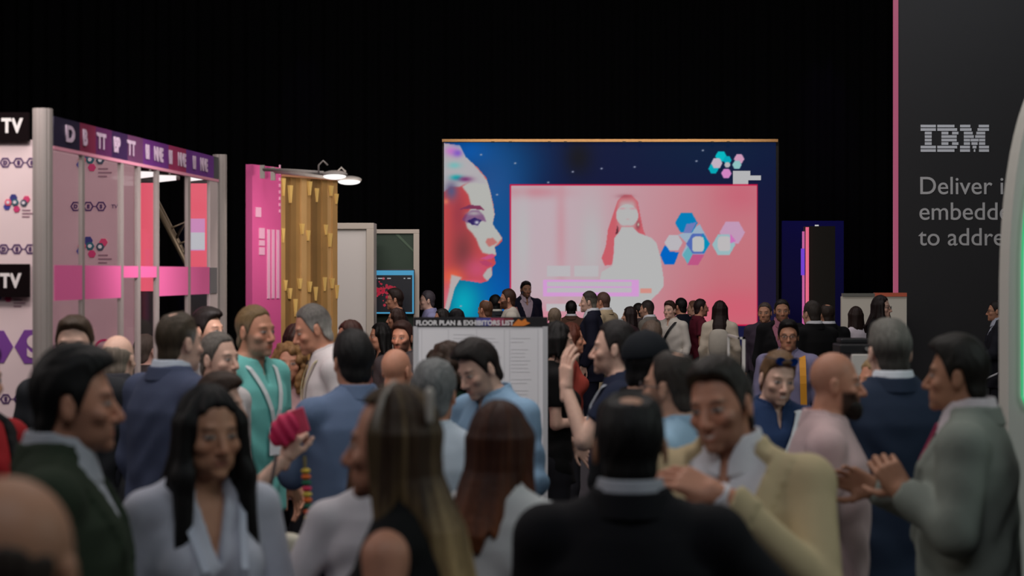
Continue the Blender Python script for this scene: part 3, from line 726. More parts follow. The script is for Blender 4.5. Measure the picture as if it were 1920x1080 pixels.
# ---------------------------------------------------------------- LED screen
DS = 27.0
def inpoly(X, Y, P):
    r = np.zeros(X.shape, bool); n = len(P)
    for i in range(n):
        (x1, y1), (x2, y2) = P[i], P[(i+1) % n]
        if y1 == y2: continue
        c = ((Y >= y1) != (Y >= y2)) & (X < (x2-x1)*(Y-y1)/(y2-y1) + x1); r ^= c
    return r.astype(np.float32)
def blur(a, n):
    for _ in range(n):
        p = np.pad(a, ((1,1),(1,1)) + (((0,0),) if a.ndim == 3 else ()), mode='edge')
        a = (p[:-2,1:-1] + p[2:,1:-1] + p[1:-1,:-2] + p[1:-1,2:] + 2*p[1:-1,1:-1])/6
    return a
def screen_picture(x0, x1, y0, y1, step):
    """colours of the picture the screen shows, on its grid of light points"""
    nx, ny = int((x1-x0)/step)+1, int((y1-y0)/step)+1
    X, Y = np.meshgrid(np.linspace(x0, x1, nx), np.linspace(y0, y1, ny))
    I = np.zeros((ny, nx, 3), np.float32)
    def put(mask, c, soft=0):
        m = np.clip(blur(mask, soft) if soft else mask, 0, 1)[..., None]; I[:] = I*(1-m) + np.array(c, np.float32)*m
    def blob(cx, cy, rx, ry, c, a=1.0, p=2):
        put(a*np.exp(-(np.abs((X-cx)/rx)**p + np.abs((Y-cy)/ry)**p)), c)
    I[:] = (20,24,58)
    blob(1330,280,160,60,(10,32,62),.8); blob(930,300,95,75,(8,62,110),.95); blob(880,285,50,32,(0,95,190),.7); blob(925,370,45,70,(70,85,150),.8)
    blob(940,430,60,140,(16,80,140),.9); blob(930,560,70,110,(6,88,170),.95); blob(868,570,40,60,(8,165,185),.95); blob(1085,295,26,34,(24,24,30),.9); blob(1440,560,60,110,(28,22,48),.8)
    face = [(832,268),(862,272),(873,294),(896,314),(912,333),(919,356),(925,382),(928,402),(924,420),(929,428),(937,438),(942,446),(942,452),(936,459),(928,463),(931,478),(927,483),(930,495),(923,501),(923,517),(915,527),(901,531),(878,527),(862,525),(853,540),(843,577),(836,592),(832,600)]
    fm = inpoly(X, Y, face)
    sub = I.copy(); I0 = I.copy()
    put(fm, (190,72,74))
    blob(868,470,22,45,(118,58,62),.9); blob(850,520,22,16,(225,95,60),.9); blob(842,560,14,30,(205,110,130),.8); blob(895,505,26,22,(196,80,120),.7); blob(860,400,16,40,(140,55,70),.7)
    light = [(866,350),(884,338),(905,331),(914,338),(920,358),(928,402),(925,418),(938,440),(942,447),(928,463),(932,478),(918,477),(905,474),(898,462),(893,448),(886,438),(876,428),(872,412),(884,388),(878,365)]
    put(inpoly(X, Y, light), (176,176,172), 3)
    put(inpoly(X, Y, [(832,268),(866,272),(886,305),(908,330),(912,345),(880,342),(862,350),(845,350),(832,360)]), (172,168,172), 3)
    blob(846,283,12,9,(190,120,190)); blob(858,287,9,7,(130,90,190)); blob(852,310,12,6,(120,180,180)); blob(856,333,11,5,(10,170,170)); blob(872,336,14,5,(120,60,110)); blob(846,358,12,17,(90,84,120)); blob(836,378,5,5,(210,110,90)); blob(862,268,14,6,(40,90,190),.8)
    for k in range(0): put(inpoly(X, Y, [(834+k*7,272+k*5),(838+k*7,271+k*5),(845+k*6,300+k*4),(842+k*6,301+k*4)]), (188,180,190), 1)
    eye = [(866,412),(872,402),(884,394),(897,394),(906,402),(912,416),(904,414),(895,412),(885,416),(876,418)]
    put(inpoly(X, Y, eye)*.75, (110,60,110), 2); put(inpoly(X, Y, [(876,414),(890,408),(903,413),(896,423),(884,421)]), (48,34,92), 1); blob(894,417,4,3.2,(190,190,200)); blob(893,425,6,2.5,(170,165,170)); blob(889,400,12,4,(170,165,165),.8)
    put(inpoly(X, Y, [(860,393),(880,384),(900,386),(908,394),(900,393),(880,391)]), (120,52,84), 1)
    put(inpoly(X, Y, [(910,454),(914,447),(924,446),(933,455),(926,459),(917,463)])*.8, (186,96,92), 2)
    put(inpoly(X, Y, [(900,485),(912,480),(922,476),(929,480),(922,485),(912,487)]), (190,80,125), 1); put(inpoly(X, Y, [(898,490),(912,488),(924,495),(914,500),(904,496)]), (176,66,100), 1)
    put(inpoly(X, Y, [(905,516),(914,504),(922,500),(923,517),(914,527),(908,522)]), (172,168,166), 2); blob(880,529,24,4,(225,95,140),.7)
    put(inpoly(X, Y, [(846,515),(866,520),(858,532),(848,560),(838,592),(832,600),(832,585),(842,545)]), (176,166,166), 3)
    I[:] = I0*(1-blur(fm, 1)[..., None]) + I*blur(fm, 1)[..., None]
    for sx, sy in ((902,290),(966,306),(1074,322),(1128,316),(1318,282),(1306,302),(1028,342),(864,574),(932,365),(1190,313)): blob(sx,sy,2.2,1.6,(150,155,175))
    # the emblem and its lines of print
    for cx, cy, r, c in ((1352,293,11,(0,180,190)),(1338,316,10,(0,165,180)),(1362,325,10,(205,130,190)),(1386,298,10,(200,150,180)),(1344,306,11,(190,175,190)),(1382,309,9,(140,190,190)),(1364,300,8,(0,160,180)),(1364,309,6,(180,178,182))):
        put(inpoly(X, Y, hexpts(cx, cy, r)), c, 1)
    for a, b, c, d in ((1374,1407,320,329),(1374,1427,329,338),(1374,1403,338,347)): put(((X > a) & (X < b) & (Y > c) & (Y < d)).astype(np.float32), (178,178,180), 0)
    # the inset video
    w = ((X > 958) & (X < 1419) & (Y > 348) & (Y < 609)).astype(np.float32)
    put(((X > 955) & (X < 1421) & (Y > 345) & (Y < 611)).astype(np.float32), (196,20,64), 1)
    J = I.copy(); t = np.clip((X-958)/461, 0, 1); u = np.clip((Y-349)/259, 0, 1)
    base = np.stack([186 + 8*t, 168 - 46*np.clip(t*1.6-.35, 0, 1) - 18*u*t, 176 - 44*np.clip(t*1.6-.35, 0, 1) - 18*u*t], -1)
    I[:] = I*(1-w[..., None]) + base*w[..., None]
    blob(1000,360,60,12,(192,128,140),.8); blob(1052,430,10,120,(192,140,150),.7); blob(980,450,14,90,(180,178,180),.9); blob(1110,460,26,90,(178,176,178),.9); blob(1390,365,50,40,(196,98,116),.8); blob(1380,580,90,40,(206,92,112),.8); blob(1000,600,60,30,(208,120,140),.7); blob(1080,600,160,22,(214,128,146),.6)
    put(inpoly(X, Y, [(1150,400),(1158,376),(1170,365),(1184,366),(1196,378),(1200,400),(1206,430),(1212,446),(1196,440),(1180,448),(1165,440),(1152,450),(1150,478),(1148,496),(1134,498),(1128,484),(1136,462),(1140,430)]), (196,92,102), 1)
    blob(1172,368,14,4,(150,70,84),.6); put(inpoly(X, Y, [(1158,420),(1154,440),(1160,436)]), (90,40,50), 1); blob(1196,422,4,8,(110,52,64),.8)
    body = [(1166,425),(1186,425),(1196,436),(1222,446),(1231,456),(1238,480),(1244,520),(1245,536),(1236,548),(1222,562),(1200,608),(1120,608),(1118,560),(1128,510),(1148,498),(1152,470),(1152,446),(1160,436)]
    put(inpoly(X, Y, body), (178,178,178), 1); put(inpoly(X, Y, [(X_, Y_) for X_, Y_ in hexpts(1176, 404, 21, n=20)]), (178,176,176), 1)
    put(np.exp(-((X-1176)/16.5)**4 - ((Y-402)/27)**4), (178,177,177))
    blob(1167,391,6,2,(196,140,150),.7); blob(1187,391,6,2,(196,140,150),.7); blob(1177,424,9,1.8,(200,110,120),.5); blob(1177,411,3,1.5,(190,150,155),.6); blob(1197,421,1.8,3,(190,185,170))
    for a, b, c, d, k in ((1026,1070,498,518,(182,178,182)),(1077,1122,498,518,(181,178,181)),(1018,1198,524,556,(206,150,206)),(1025,1184,528,537,(184,178,184)),(1025,1184,540,548,(184,178,184)),(1024,1088,570,583,(186,180,184)),(1200,1222,541,549,(206,140,130))): put(((X > a) & (X < b) & (Y > c) & (Y < d)).astype(np.float32), k, 1)
    hx = lambda cx, cy, r, c, s=1: put(inpoly(X, Y, hexpts(cx, cy, r)), c, s)
    put(inpoly(X, Y, [(1296,432),(1312,420),(1326,446),(1331,457),(1318,480),(1296,497),(1278,478),(1288,456),(1272,440)]), (150,170,190), 1)
    hx(1287,418,21,(0,124,182)); put(inpoly(X, Y, [(1281,437),(1287,420),(1307,416),(1296,437)]), (112,120,178), 1)
    put(inpoly(X, Y, [(1238,478),(1246,461),(1254,462),(1256,472),(1273,473),(1264,496),(1246,496)]), (0,98,190), 1)
    hx(1263,455,17,(182,178,184)); hx(1309,457,22,(80,104,176)); put(inpoly(X, Y, [(1317,438),(1331,457),(1318,476)]), (0,140,180), 1)
    put(((np.abs(X-1309)/11.5)**4 + (np.abs(Y-458)/14.5)**4 < 1).astype(np.float32), (184,184,184), 1)
    put(inpoly(X, Y, [(1280,478),(1290,463),(1299,476),(1290,496)]), (96,166,180), 1); put(inpoly(X, Y, [(1289,497),(1299,477),(1321,477),(1309,497)]), (186,84,130), 1)
    hx(1373,436,24,(190,150,180)); hx(1357,459,22,(150,180,186)); put(((np.abs(X-1358)/12)**4 + (np.abs(Y-457)/14)**4 < 1).astype(np.float32), (186,182,184), 1); put(inpoly(X, Y, [(1369,438),(1380,452),(1370,456)]), (200,110,180), 1)
    I[:] = I*blur(w, 1)[..., None] + J*(1 - blur(w, 1)[..., None])
    c = I/255.0
    return nx, ny, np.where(c <= .04045, c/12.92, ((np.clip(c, 0, 1) + .055)/1.055)**2.4)
def build_screen():
    x0, x1, y0, y1 = 832.5, 1455.0, 267.0, 648.0
    root = empty('led_screen', (ax((x0+x1)/2, DS), DS, 0)); ox = ax((x0+x1)/2, DS)
    tag(root, 'giant lit screen showing a glowing face in profile and an inset video of a presenter', 'screen')
    X0, X1, Z0, Z1 = ax(x0, DS)-ox, ax(x1, DS)-ox, az(y1, DS), az(y0, DS)
    MB().box(X0-.03, X1+.045, .01, .22, Z0-.04, Z1+.015).build('cabinet', mat('screen_black', (.01,.01,.012), .6), root)
    nx, ny, C = screen_picture(x0, x1, y0, y1, 1.25)
    gx, gz = np.meshgrid(np.linspace(X0, X1, nx), np.linspace(Z1, Z0, ny))
    V = np.stack([gx.ravel(), np.full(gx.size, .008), gz.ravel()], 1); i = np.arange(nx*ny).reshape(ny, nx)
    F = np.stack([i[1:, :-1].ravel(), i[1:, 1:].ravel(), i[:-1, 1:].ravel(), i[:-1, :-1].ravel()], 1)
    d = mesh_obj('display', V, F, col_mat('led_picture', .5, emit=1.0), root, False, C.reshape(-1, 3)); d['label'] = 'lit picture of a profile face beside an inset video with hexagon emblems'
    m = MB().box(X0-.03, X1+.03, -.02, .2, Z1+.008, Z1+.052)
    m.build('top_trim', mat('trim_wood', rgb(205,160,110), .6, var=.15, vscale=30), root)['label'] = 'thin wooden strip along the top'
    m = MB()
    for px in (924,957,1030,1060,1170,1200,1335,1365): m.box(ax(px-3, DS)-ox, ax(px+3, DS)-ox, -.03, .01, Z1-.004, Z1+.014)
    m.build('clip', mat('screen_black'), root)
    MB().box(X0-.03, X1+.045, .0, .6, 0, Z0-.04).build('stage_skirt', mat('skirt_cloth', (.010,.009,.018), .9), root)
build_screen()
area_light('screen_top_lamp', (1.5, 26.0, 6.0), (1.5, 27, 4.0), 5, .2, 36, (1, .82, .6), 60)
# ---------------------------------------------------------------- booth with glass front on the left
A0, B0 = np.array((ax(80, 8.0), 8.0)), np.array((ax(412, 11.1), 11.1))
def wall_t(px):
    k = (px - 960)/FPX; d = B0 - A0
    return (k*A0[1] - A0[0])/(d[0] - k*d[1])
def wp(px): return A0 + (B0 - A0)*wall_t(px)
def build_booth():
    alu = mat('booth_aluminium', rgb(160,150,145), .45, metal=.15, var=.05); root = empty('exhibition_booth', (A0[0], A0[1], 0)); ox, oy = A0
    tag(root, 'exhibition stand with ribbed silver posts, glass front and pink frosted strip', 'exhibition stand')
    u = (B0 - A0)/np.linalg.norm(B0 - A0); nrm = np.array((u[1], -u[0]))
    for c in (A0, B0):
        n = 40; V, F = [], []; R = .046
        for zz in (0, 2.72):
            for k in range(n):
                a = 2*math.pi*k/n; r = R*(1 - .07*(k % 5 == 0)) ; V.append((c[0]-ox + r*math.cos(a), c[1]-oy + r*math.sin(a), zz))
        F = [(k, (k+1) % n, n+(k+1) % n, n+k) for k in range(n)] + [tuple(range(n-1, -1, -1)), tuple(range(n, 2*n))]
        mesh_obj('post', V, F, alu, root, False)
    def slab(name, p, q, z0, z1, th, m, off=0.0, parent=root):
        p, q = np.array(p) - A0, np.array(q) - A0; c = (p+q)/2 + nrm*off
        mb = MB().obox((c[0], c[1], (z0+z1)/2), np.append((q-p)/2, 0), (nrm[0]*th/2, nrm[1]*th/2, 0), (0, 0, (z1-z0)/2)); return mb.build(name, m, parent)
    # fascia in coloured posters with pale blocks of lettering
    segs = [(97,146,(26,20,44)),(146,176,(110,34,60)),(176,206,(84,34,78)),(206,236,(50,28,66)),(236,265,(92,52,84)),(265,313,(88,38,104)),(313,346,(130,38,74)),(346,398,(92,44,116)),(398,407,(70,70,72))]
    for a, b, c in segs:
        f = slab('fascia', wp(a), wp(b), 2.555, 2.697, .02, mat('fascia_%d' % a, rgb(*[min(255, int(v*1.15)) for v in c]), .5, var=.2, vscale=6))
    for px in (268,): slab('fascia_strip', wp(97), wp(407), 2.538, 2.555, .024, mat('fascia_edge', rgb(225,150,170), .5))
    rz = math.atan2(u[1], u[0]); lm = mat('fascia_ink', rgb(205,180,200), .6)
    pieces = [(118,'D',1.3),(151,'B',.8),(178,'TT',.8),(209,'BP',.7),(235,'TT',.8),(269,'BI',.62),(285,'NNE',.62),(313,'BI',.6),(330,'NNE',.6),(358,'BI',.6),(372,'NNE',.6)]
    for px, s, k in pieces:
        p = wp(px) - A0 + nrm*.013
        text('fascia_lettering', s, .105, (p[0], p[1], 2.592), lm, root, rz=rz, bold=.005, sx=k*1.25)
    glass = clear_mat('booth_glass', (.95,.92,.93), .035); frost = mat('frosted_pink', rgb(244,112,172), .45)
    edges = [97,153,226,258,293,352,400]
    for a, b in zip(edges[:-1], edges[1:]):
        g = slab('glass_panel', wp(a+2), wp(b-2), .08, 2.53, .008, glass)
        lo = 1.925 if a in (226,258) else 1.818
        s = slab('frosted_strip', wp(a+2), wp(min(b-2, 390)), lo, 1.988, .004, frost, .008)
    for px in edges[1:-1]: slab('mullion', wp(px-2.5), wp(px+2.5), 0, 2.54, .02, alu)
    slab('bottom_rail', wp(97), wp(400), 0, .08, .04, alu)
    slab('end_panel', wp(391), wp(405), 0, 2.54, .02, mat('end_panel_white', rgb(205,188,186), .6))
    slab('label_plate', wp(391), wp(403), 1.82, 1.985, .024, mat('label_grey', rgb(120,118,120), .5), .003)
    return root
booth = build_booth()
DW = 8.62
pinkwall = mat('backdrop_print', rgb(232,208,208), .7, var=.03)
bd = empty('printed_backdrop', (ax(-60, DW), DW, 0)); tag(bd, 'pale printed backdrop panel with purple hexagons at the left edge, in front of glass stand', 'backdrop'); bx = ax(-60, DW)
MB().box(ax(-300, DW)-bx, ax(62, DW)-bx, 0, .05, 0, az(262, DW)).build('panel', pinkwall, bd)
hexrow(bd, ax(10, DW)-bx, az(305, DW), .0285, 0); hexrow(bd, ax(7, DW)-bx, az(467, DW), .0285, 0); hexrow(bd, ax(-14, DW)-bx, az(748, DW), .0285, 0)
emblem(bd, ax(26, DW)-bx, az(380, DW), .068, 0); emblem(bd, ax(10, DW)-bx, az(548, DW), .068, 0)
m = MB(); m.prism(hexpts(ax(-10, DW)-bx, az(650, DW), .094), -.004, 0); m.prism(hexpts(ax(64, DW)-bx, az(650, DW), .098), -.004, 0); m.build('hexagon_print', mat('ink_violet', rgb(122,62,150), .6), bd)
text('hexagon_letter', 'S', .15, (ax(64, DW)-bx, -.005, az(650, DW)-.05), pinkwall, bd, align='CENTER', bold=.006)
for py, py2, lab in ((212,265,'black sign with pale letters on top of the printed backdrop'),(495,557,'black sign with pale letters across the middle of the printed backdrop')):
    sg = empty('hanging_sign', (ax(-40, DW), DW-.022, az(py2, DW))); tag(sg, lab, 'sign'); h = (py2-py)*DW/FPX
    MB().box(ax(-200, DW)-ax(-40, DW), ax(58, DW)-ax(-40, DW), -.02, .01, 0, h).build('board', mat('sign_black', rgb(14,4,6), .8, spec=.1), sg)
    text('lettering', 'DES TV', .098, (ax(46 if py < 300 else 43, DW)-ax(-40, DW), -.021, h*.30), mat('sign_white', rgb(235,228,225), .5), sg, bold=.004, align='RIGHT', sx=.86)
DI = 11.4
bi = empty('inner_backdrop', (ax(160, DI), DI, 0)); tag(bi, 'mauve printed wall with small emblems seen through the glass front of the stand', 'backdrop'); bx = ax(160, DI)
MB().box(ax(70, DI)-bx, ax(250, DI)-bx, 0, .05, 0, 2.78).build('panel', mat('inner_print', rgb(206,168,176), .7, var=.03), bi)
hexrow(bi, ax(142, DI)-bx, az(387, DI), .036, 0, tv=True)
for px, py in ((166,300),(166,462)): emblem(bi, ax(px, DI)-bx, az(py, DI), .105, 0)
for px in (181,):
    c = MB(); ring(c, ax(196, DI)-bx, az(655, DI), .07, .055, -.003, 0, 24); c.build('hexagon_print', mat('ink_berry', rgb(190,40,90), .6), bi)
# inside: two lit totems, lamps, truss
for px0, px1, py0, py1, lab in ((262,290,343,546,'tall narrow screen glowing coral red behind the glass, left one'),(353,388,344,528,'tall narrow screen glowing red with a pale square, right one behind the glass')):
    D = 11.75; t = empty('display_totem', (ax((px0+px1)/2, D), D, 0)); tag(t, lab, 'screen'); w = (px1-px0)*D/FPX/2
    MB().box(-w-.012, w+.012, .0, .06, 0, az(py0, D)+.02).build('housing', mat('totem_black', (.02,.02,.022), .4), t)
    MB().box(-w, w, -.006, 0, az(py1, D), az(py0, D)).build('display', mat('totem_red', (.02,.01,.01), .4, emis=rgb(232,92,112), estr=1.0), t)
    if px0 > 300:
        MB().box(-w*.85, w*.8, -.010, -.006, az(470, D), az(410, D)).build('display_tile', mat('totem_lilac', (.02,.02,.02), .4, emis=rgb(205,140,190), estr=1.0), t)
        MB().box(-w*.7, w*.8, -.013, -.010, az(468, D), az(436, D)).box(-w*.55, -w*.1, -.015, -.013, az(468, D), az(436, D)).build('display_tile', mat('totem_white', (.02,.02,.02), .4, emis=rgb(190,195,200), estr=1.0), t)
lampw = mat('lamp_glow', (.1,.1,.1), .4, emis=(1,.97,.95), estr=1.1); lampb = mat('lamp_body', rgb(140,134,130), .5)
for k, (px, py, w, lab) in enumerate(((277,331,.12,'white flood lamp above the left red screen in the stand'),(314,338,.14,'low white flood lamp between the two red screens in the stand'),(374,336,.14,'white flood lamp above the right red screen in the stand'))):
    D = 11.0; l = empty('flood_lamp', at(px, py, D)); tag(l, lab, 'lamp', 'lamps inside the glass stand')
    b = MB().prism([(-w*.5,-.012),(w*.5,.004),(w*.5,.030),(-w*.4,.036)], -.06, .06); b.build('lamp_head', lampb, l, bevel=.006)
    MB().prism([(-w*.46,-.018),(w*.48,-.003),(w*.48,.026),(-w*.38,.030)], -.066, -.055).build('lamp_glass', lampw, l)
    MB().tube([(0,.06,.03),(0,.10,.08),(-.02,.14,.12)], .008, 8).build('lamp_arm', lampb, l, True)
area_light('stand_lamps', (-2.45, 10.0, 2.5), (-2.75, 11.4, 1.7), .5, .1, 1.6, (1, .92, .92))
area_light('added_strip_fill', (-.9, 8.6, 3.4), (-2.05, 9.6, 1.9), .8, .2, 6, (1, .9, .92), 50)  # added fill light that brightens the frosted pink strip, not a stand fixture
area_light('stand_front_lamps', (-2.5, 7.4, 3.3), (-2.75, 8.62, 1.9), 1.0, .3, 17, (1, .90, .89))
tr = empty('lattice_truss', (ax(325, 13.5), 13.5, 0)); tag(tr, 'diagonal metal truss glimpsed behind the glass between the red screens', 'truss')
ox = ax(325, 13.5); tm = mat('truss_metal', rgb(150,135,110), .4, metal=.5)
for k in (0, .12): MB().tube([(ax(285, 13.5)-ox, k, az(370, 13.5)), (ax(352, 13.5)-ox, k, az(500, 13.5)), (ax(400, 13.5)-ox, k, 0)], .022, 10).build('chord', tm, tr, True)
for k in range(3):
    z = az(430 + 30*k, 13.5); x = ax(316 + 15*k, 13.5)-ox
    MB().tube([(x, 0, z), (x+.12, .06, z+.06), (x+.02, .12, z-.1)], .012, 8).build('brace', tm, tr, True)
# ---------------------------------------------------------------- pink and timber stand with arm lamps
def build_timber():
    root = empty('timber_stand', (ax(527, 12.0), 12.0, 0)); ox, oy = ax(527, 12.0), 12.0; tag(root, 'stand wall of upright timber boards with a magenta printed side panel', 'exhibition stand')
    p0, p1, p2 = np.array((ax(473, 11.6), 11.6)), np.array((ox, oy)), np.array((ax(635, 12.6), 12.6))
    def wallq(a, b, z1, th=.05):
        a, b = a - p1, b - p1; u = (b-a)/np.linalg.norm(b-a); n = np.array((u[1], -u[0])); c = (a+b)/2 - n*th/2
        return (c, u, n, np.linalg.norm(b-a))
    c, u, n, L = wallq(p0, p1, 2.69)
    MB().obox((c[0], c[1], 1.345), np.append(u*L/2, 0), (n[0]*.025, n[1]*.025, 0), (0,0,1.345)).build('printed_panel', mat('magenta_print', rgb(214,88,150), .55, var=.12, vscale=1.2), root)
    rz = math.atan2(u[1], u[0]); ink = mat('panel_ink', rgb(228,170,200), .6); m = MB()
    def blk(s0, s1, za, zb):
        q = p0 - p1 + u*((s0+s1)/2*L) + n*.003; m.obox((q[0], q[1], (za+zb)/2), np.append(u*(s1-s0)*L/2, 0), (n[0]*.003, n[1]*.003, 0), (0,0,(zb-za)/2))
    for s0 in (.50,.66,.83): blk(s0, s0+.085, az(560,11.8), az(430,11.8))
    for za, zb in ((448,428),(461,451),(478,464)): blk(.22,.40, az(za,11.8), az(zb,11.8))
    blk(.10,.28, az(408,11.8), az(390,11.8))
    for k in range(8): blk(.92,.96, az(398-12*k,11.9), az(392-12*k,11.9))
    m.build('panel_lettering', ink, root)
    c, u, n, L = wallq(p1, p2, 2.63); rnd = random.Random(4); nb = 11
    tones = [rgb(176,136,84), rgb(140,106,62), rgb(192,152,100), rgb(120,90,52), rgb(160,122,72)]
    for k in range(nb):
        a0, a1 = k/nb, (k+1)/nb; q = -n*(.05 + .012*(k % 2)) + u*((a0+a1)/2*L)
        MB().obox((q[0], q[1], 1.315), np.append(u*(L/nb/2-.001), 0), (n[0]*.04, n[1]*.04, 0), (0,0,1.315)).build('board', mat('timber_%d' % (k % 5), tones[(k*3) % 5], .55, var=.18, vscale=5), root)
    im = mat('inlay_gold', rgb(226,188,112), .4)
    for s, py in ((.05,338),(.17,350),(.50,340),(.62,352),(.88,345),(.97,360),(.04,430),(.37,420),(.47,432),(.78,420),(.86,436),(.08,525),(.16,540),(.33,522),(.50,528),(.60,538),(.76,520),(.90,522),(.98,535),(.25,560),(.44,575)):
        q = u*(s*L) + n*.001; z = az(py, 12.3); w = .021; k = .075 + .025*(py % 3)
        v = [q - u*w, q + u*w, q + u*.004, q - u*.004]; zz = (z, z, z-k, z-k); b = [np.array((a[0], a[1], h)) for a, h in zip(v, zz)]
        off = np.array((n[0], n[1], 0))*.02; m = MB()
        m.add([*b, *[x - off for x in b]], [(3,2,1,0),(4,5,6,7),(0,1,5,4),(1,2,6,5),(2,3,7,6),(3,0,4,7)]); m.build('wedge_inlay', im, root)
    q0 = u*L/2 - n*.04; MB().obox((q0[0], q0[1], 2.642), np.append(u*L/2, 0), (n[0]*.05, n[1]*.05, 0), (0,0,.012)).build('cap_rail', mat('cap_timber', rgb(170,120,90), .5), root)
    for k, (pa, pb, hx, hy) in enumerate((((492,318),(606,324),628,329),((512,322),(640,336),655,339))):
        D1, D2 = ((11.55, 11.25), (11.74, 11.5))[k]
        l = empty('arm_lamp', at(pa[0], pa[1], D1)); tag(l, ('long-armed white lamp over the timber boards, upper of the pair','long-armed white lamp over the timber boards, reaching furthest right')[k], 'lamp', 'arm lamps over the timber stand'); o = np.array(at(pa[0], pa[1], D1))
        e = np.array(at(pb[0], pb[1], D2)) - o; hpt = np.array(at(hx, hy, D2)) - o
        MB().tube([(0,0,0), e*.5 + (0,0,.004), e], .012, 10).build('lamp_arm', lampb, l, True)
        MB().bar((0,.0,-.06),(0,0,.03),.03,.03).build('clamp', lampb, l)
        MB().tube([e + (-.03,0,.0), e + (-.03,0,.05), e + (.0,0,.08), e + (.03,0,.05)], .006, 8).build('cable', lampb, l, True)
        F = Field(axis(-.11,.11,.008), axis(-.07,.07,.008), axis(-.05,.05,.006)); F.ell((0,0,.006),(.085,.05,.028),.01); F.mask(lambda x, y, z: -.012 - z - .12*x, .004); V, Q = F.mesh(); mesh_obj('lamp_head', V + hpt, Q, lampb, l)
        F = Field(axis(-.11,.11,.006), axis(-.07,.07,.008), axis(-.05,.05,.005)); F.ell((.0,-.01,-.006),(.076,.046,.022),.01); V, Q = F.mesh(); mesh_obj('lamp_glass', V + hpt, Q, lampw, l)
    return root
build_timber()
area_light('timber_lamps', (-1.15, 11.2, 2.42), (-1.4, 12.3, 1.7), .5, .1, 6, (1, .88, .78))
# ---------------------------------------------------------------- white cabinet, board and monitor
D = 19.5; cb = empty('white_cabinet', (ax(668, D), D, 0)); tag(cb, 'tall white framed cabinet wall to the right of the timber boards', 'cabinet'); ox = ax(668, D); wm = mat('cabinet_white', rgb(222,212,202), .55)
x0, x1, zt = ax(630, D)-ox, ax(701, D)-ox, az(418, D)
MB().box(x0, x1, .03, .4, 0, zt).build('body', wm, cb)
m = MB().box(x0, x1, -.01, .03, zt-.07, zt).box(x1-.085, x1, -.01, .03, 0, zt-.07); m.build('frame', mat('cabinet_frame', rgb(205,192,178), .5), cb, bevel=.004)
MB().box(x0, x1-.09, .018, .03, 0, zt-.085).build('door_panel', mat('cabinet_inset', rgb(226,218,212), .6), cb)
area_light('added_cabinet_fill', (-1.9, 17.2, 4.6), (-1.85, 19.5, 1.9), 1.2, .3, 34, (1, .95, .9))  # fill light added because the white cabinet came out dim, no real lamp
D = 20.2; bf = empty('framed_board', (ax(745, D), D, 0)); tag(bf, 'white framed screen with a dark green board beside the white cabinet', 'display board'); ox = ax(745, D)
x0, x1, zt = ax(700, D)-ox, ax(786, D)-ox, az(430, D)
MB().box(x0, x1, 0, .05, zt-.05, zt).box(x1-.068, x1, 0, .05, 0, zt-.05).box(x0, x0+.02, 0, .05, 0, zt-.05).build('frame', mat('cabinet_frame'), bf, bevel=.004)
MB().box(x0+.02, x1-.068, .02, .04, 0, zt-.05).build('board', mat('board_green', rgb(52,70,56), .6, var=.1), bf)
MB().prism([(x0+.26, zt-.06),(x0+.30, zt-.06),(x1-.07, zt-.24),(x1-.07, zt-.27)], .016, .02).build('board_stripe', mat('board_pale_green', rgb(84,104,84), .6), bf)
D = 20.1; mn = empty('monitor', (ax(739, D), D, az(590, D))); tag(mn, 'wall monitor with a cyan border and red figures on a dark page', 'screen'); ox, oz = ax(739, D), az(590, D)
MB().box(ax(702, D)-ox, ax(777, D)-ox, 0, .06, 0, az(505, D)-oz).build('housing', mat('totem_black'), mn, bevel=.004)
MB().box(ax(703, D)-ox, ax(776, D)-ox, -.004, 0, .012, az(507, D)-oz).build('display', mat('mon_cyan', (.01,.02,.02), .4, emis=rgb(60,140,180), estr=1.0), mn)
MB().box(ax(703, D)-ox, ax(773, D)-ox, -.007, -.004, .03, az(516, D)-oz).build('display_page', mat('mon_dark', (.01,.01,.01), .4, emis=rgb(8,10,18), estr=1.0), mn)
rnd = random.Random(7); m = MB()
for k in range(70):
    x = ax(rnd.uniform(704, 745), D)-ox; z = az(rnd.gauss(545, 10), D)-oz; r = rnd.uniform(.006, .022); m.prism(hexpts(x, z, r, n=7), -.009, -.007)
m.build('display_figure', mat('mon_red', (.02,.0,.0), .4, emis=rgb(150,30,50), estr=1.0), mn)
m = MB()
for a, b in ((704,707),(709,721),(726,733),(757,760),(764,770)): m.box(ax(a, D)-ox, ax(b, D)-ox, -.009, -.007, az(523, D)-oz, az(521, D)-oz)
m.build('display_text', mat('mon_text', (.02,.02,.02), .4, emis=rgb(150,155,160), estr=1.0), mn)
MB().box(-.05, .05, .02, .06, -oz, 0).build('stand', mat('totem_black'), mn)
# ---------------------------------------------------------------- floor plan board
D = 9.1; fp = empty('floor_plan_board', (ax(901, D), D, 0)); tag(fp, 'white floor plan board with a black header, standing in the middle of the crowd', 'sign'); ox = ax(901, D)
x0, x1 = ax(775, D)-ox, ax(1027, D)-ox
MB().box(x0, x1, .0, .05, .25, az(612, D)).build('board', mat('plan_white', rgb(228,228,232), .5), fp)
MB().box(x0, x0+.022, -.008, .055, .0, az(612, D)).build('edge_rail', mat('plan_rail', rgb(214,216,220), .35, metal=.3), fp)
MB().box(x1-.026, x1, -.008, .055, .0, az(612, D)).build('edge_rail', mat('plan_rail'), fp)
hd = MB().box(x0, x1, -.006, .05, az(612, D), az(595, D)).build('header', mat('plan_black', rgb(20,18,22), .5), fp)
for a, b, c in ((893,920,(70,70,150)),(920,945,(150,60,90)),(945,962,(110,30,40))): MB().box(ax(a, D)-ox, ax(b, D)-ox, -.008, -.006, az(611, D), az(596, D)).build('header_tint', mat('tint_%d' % a, rgb(*c), .6), hd)
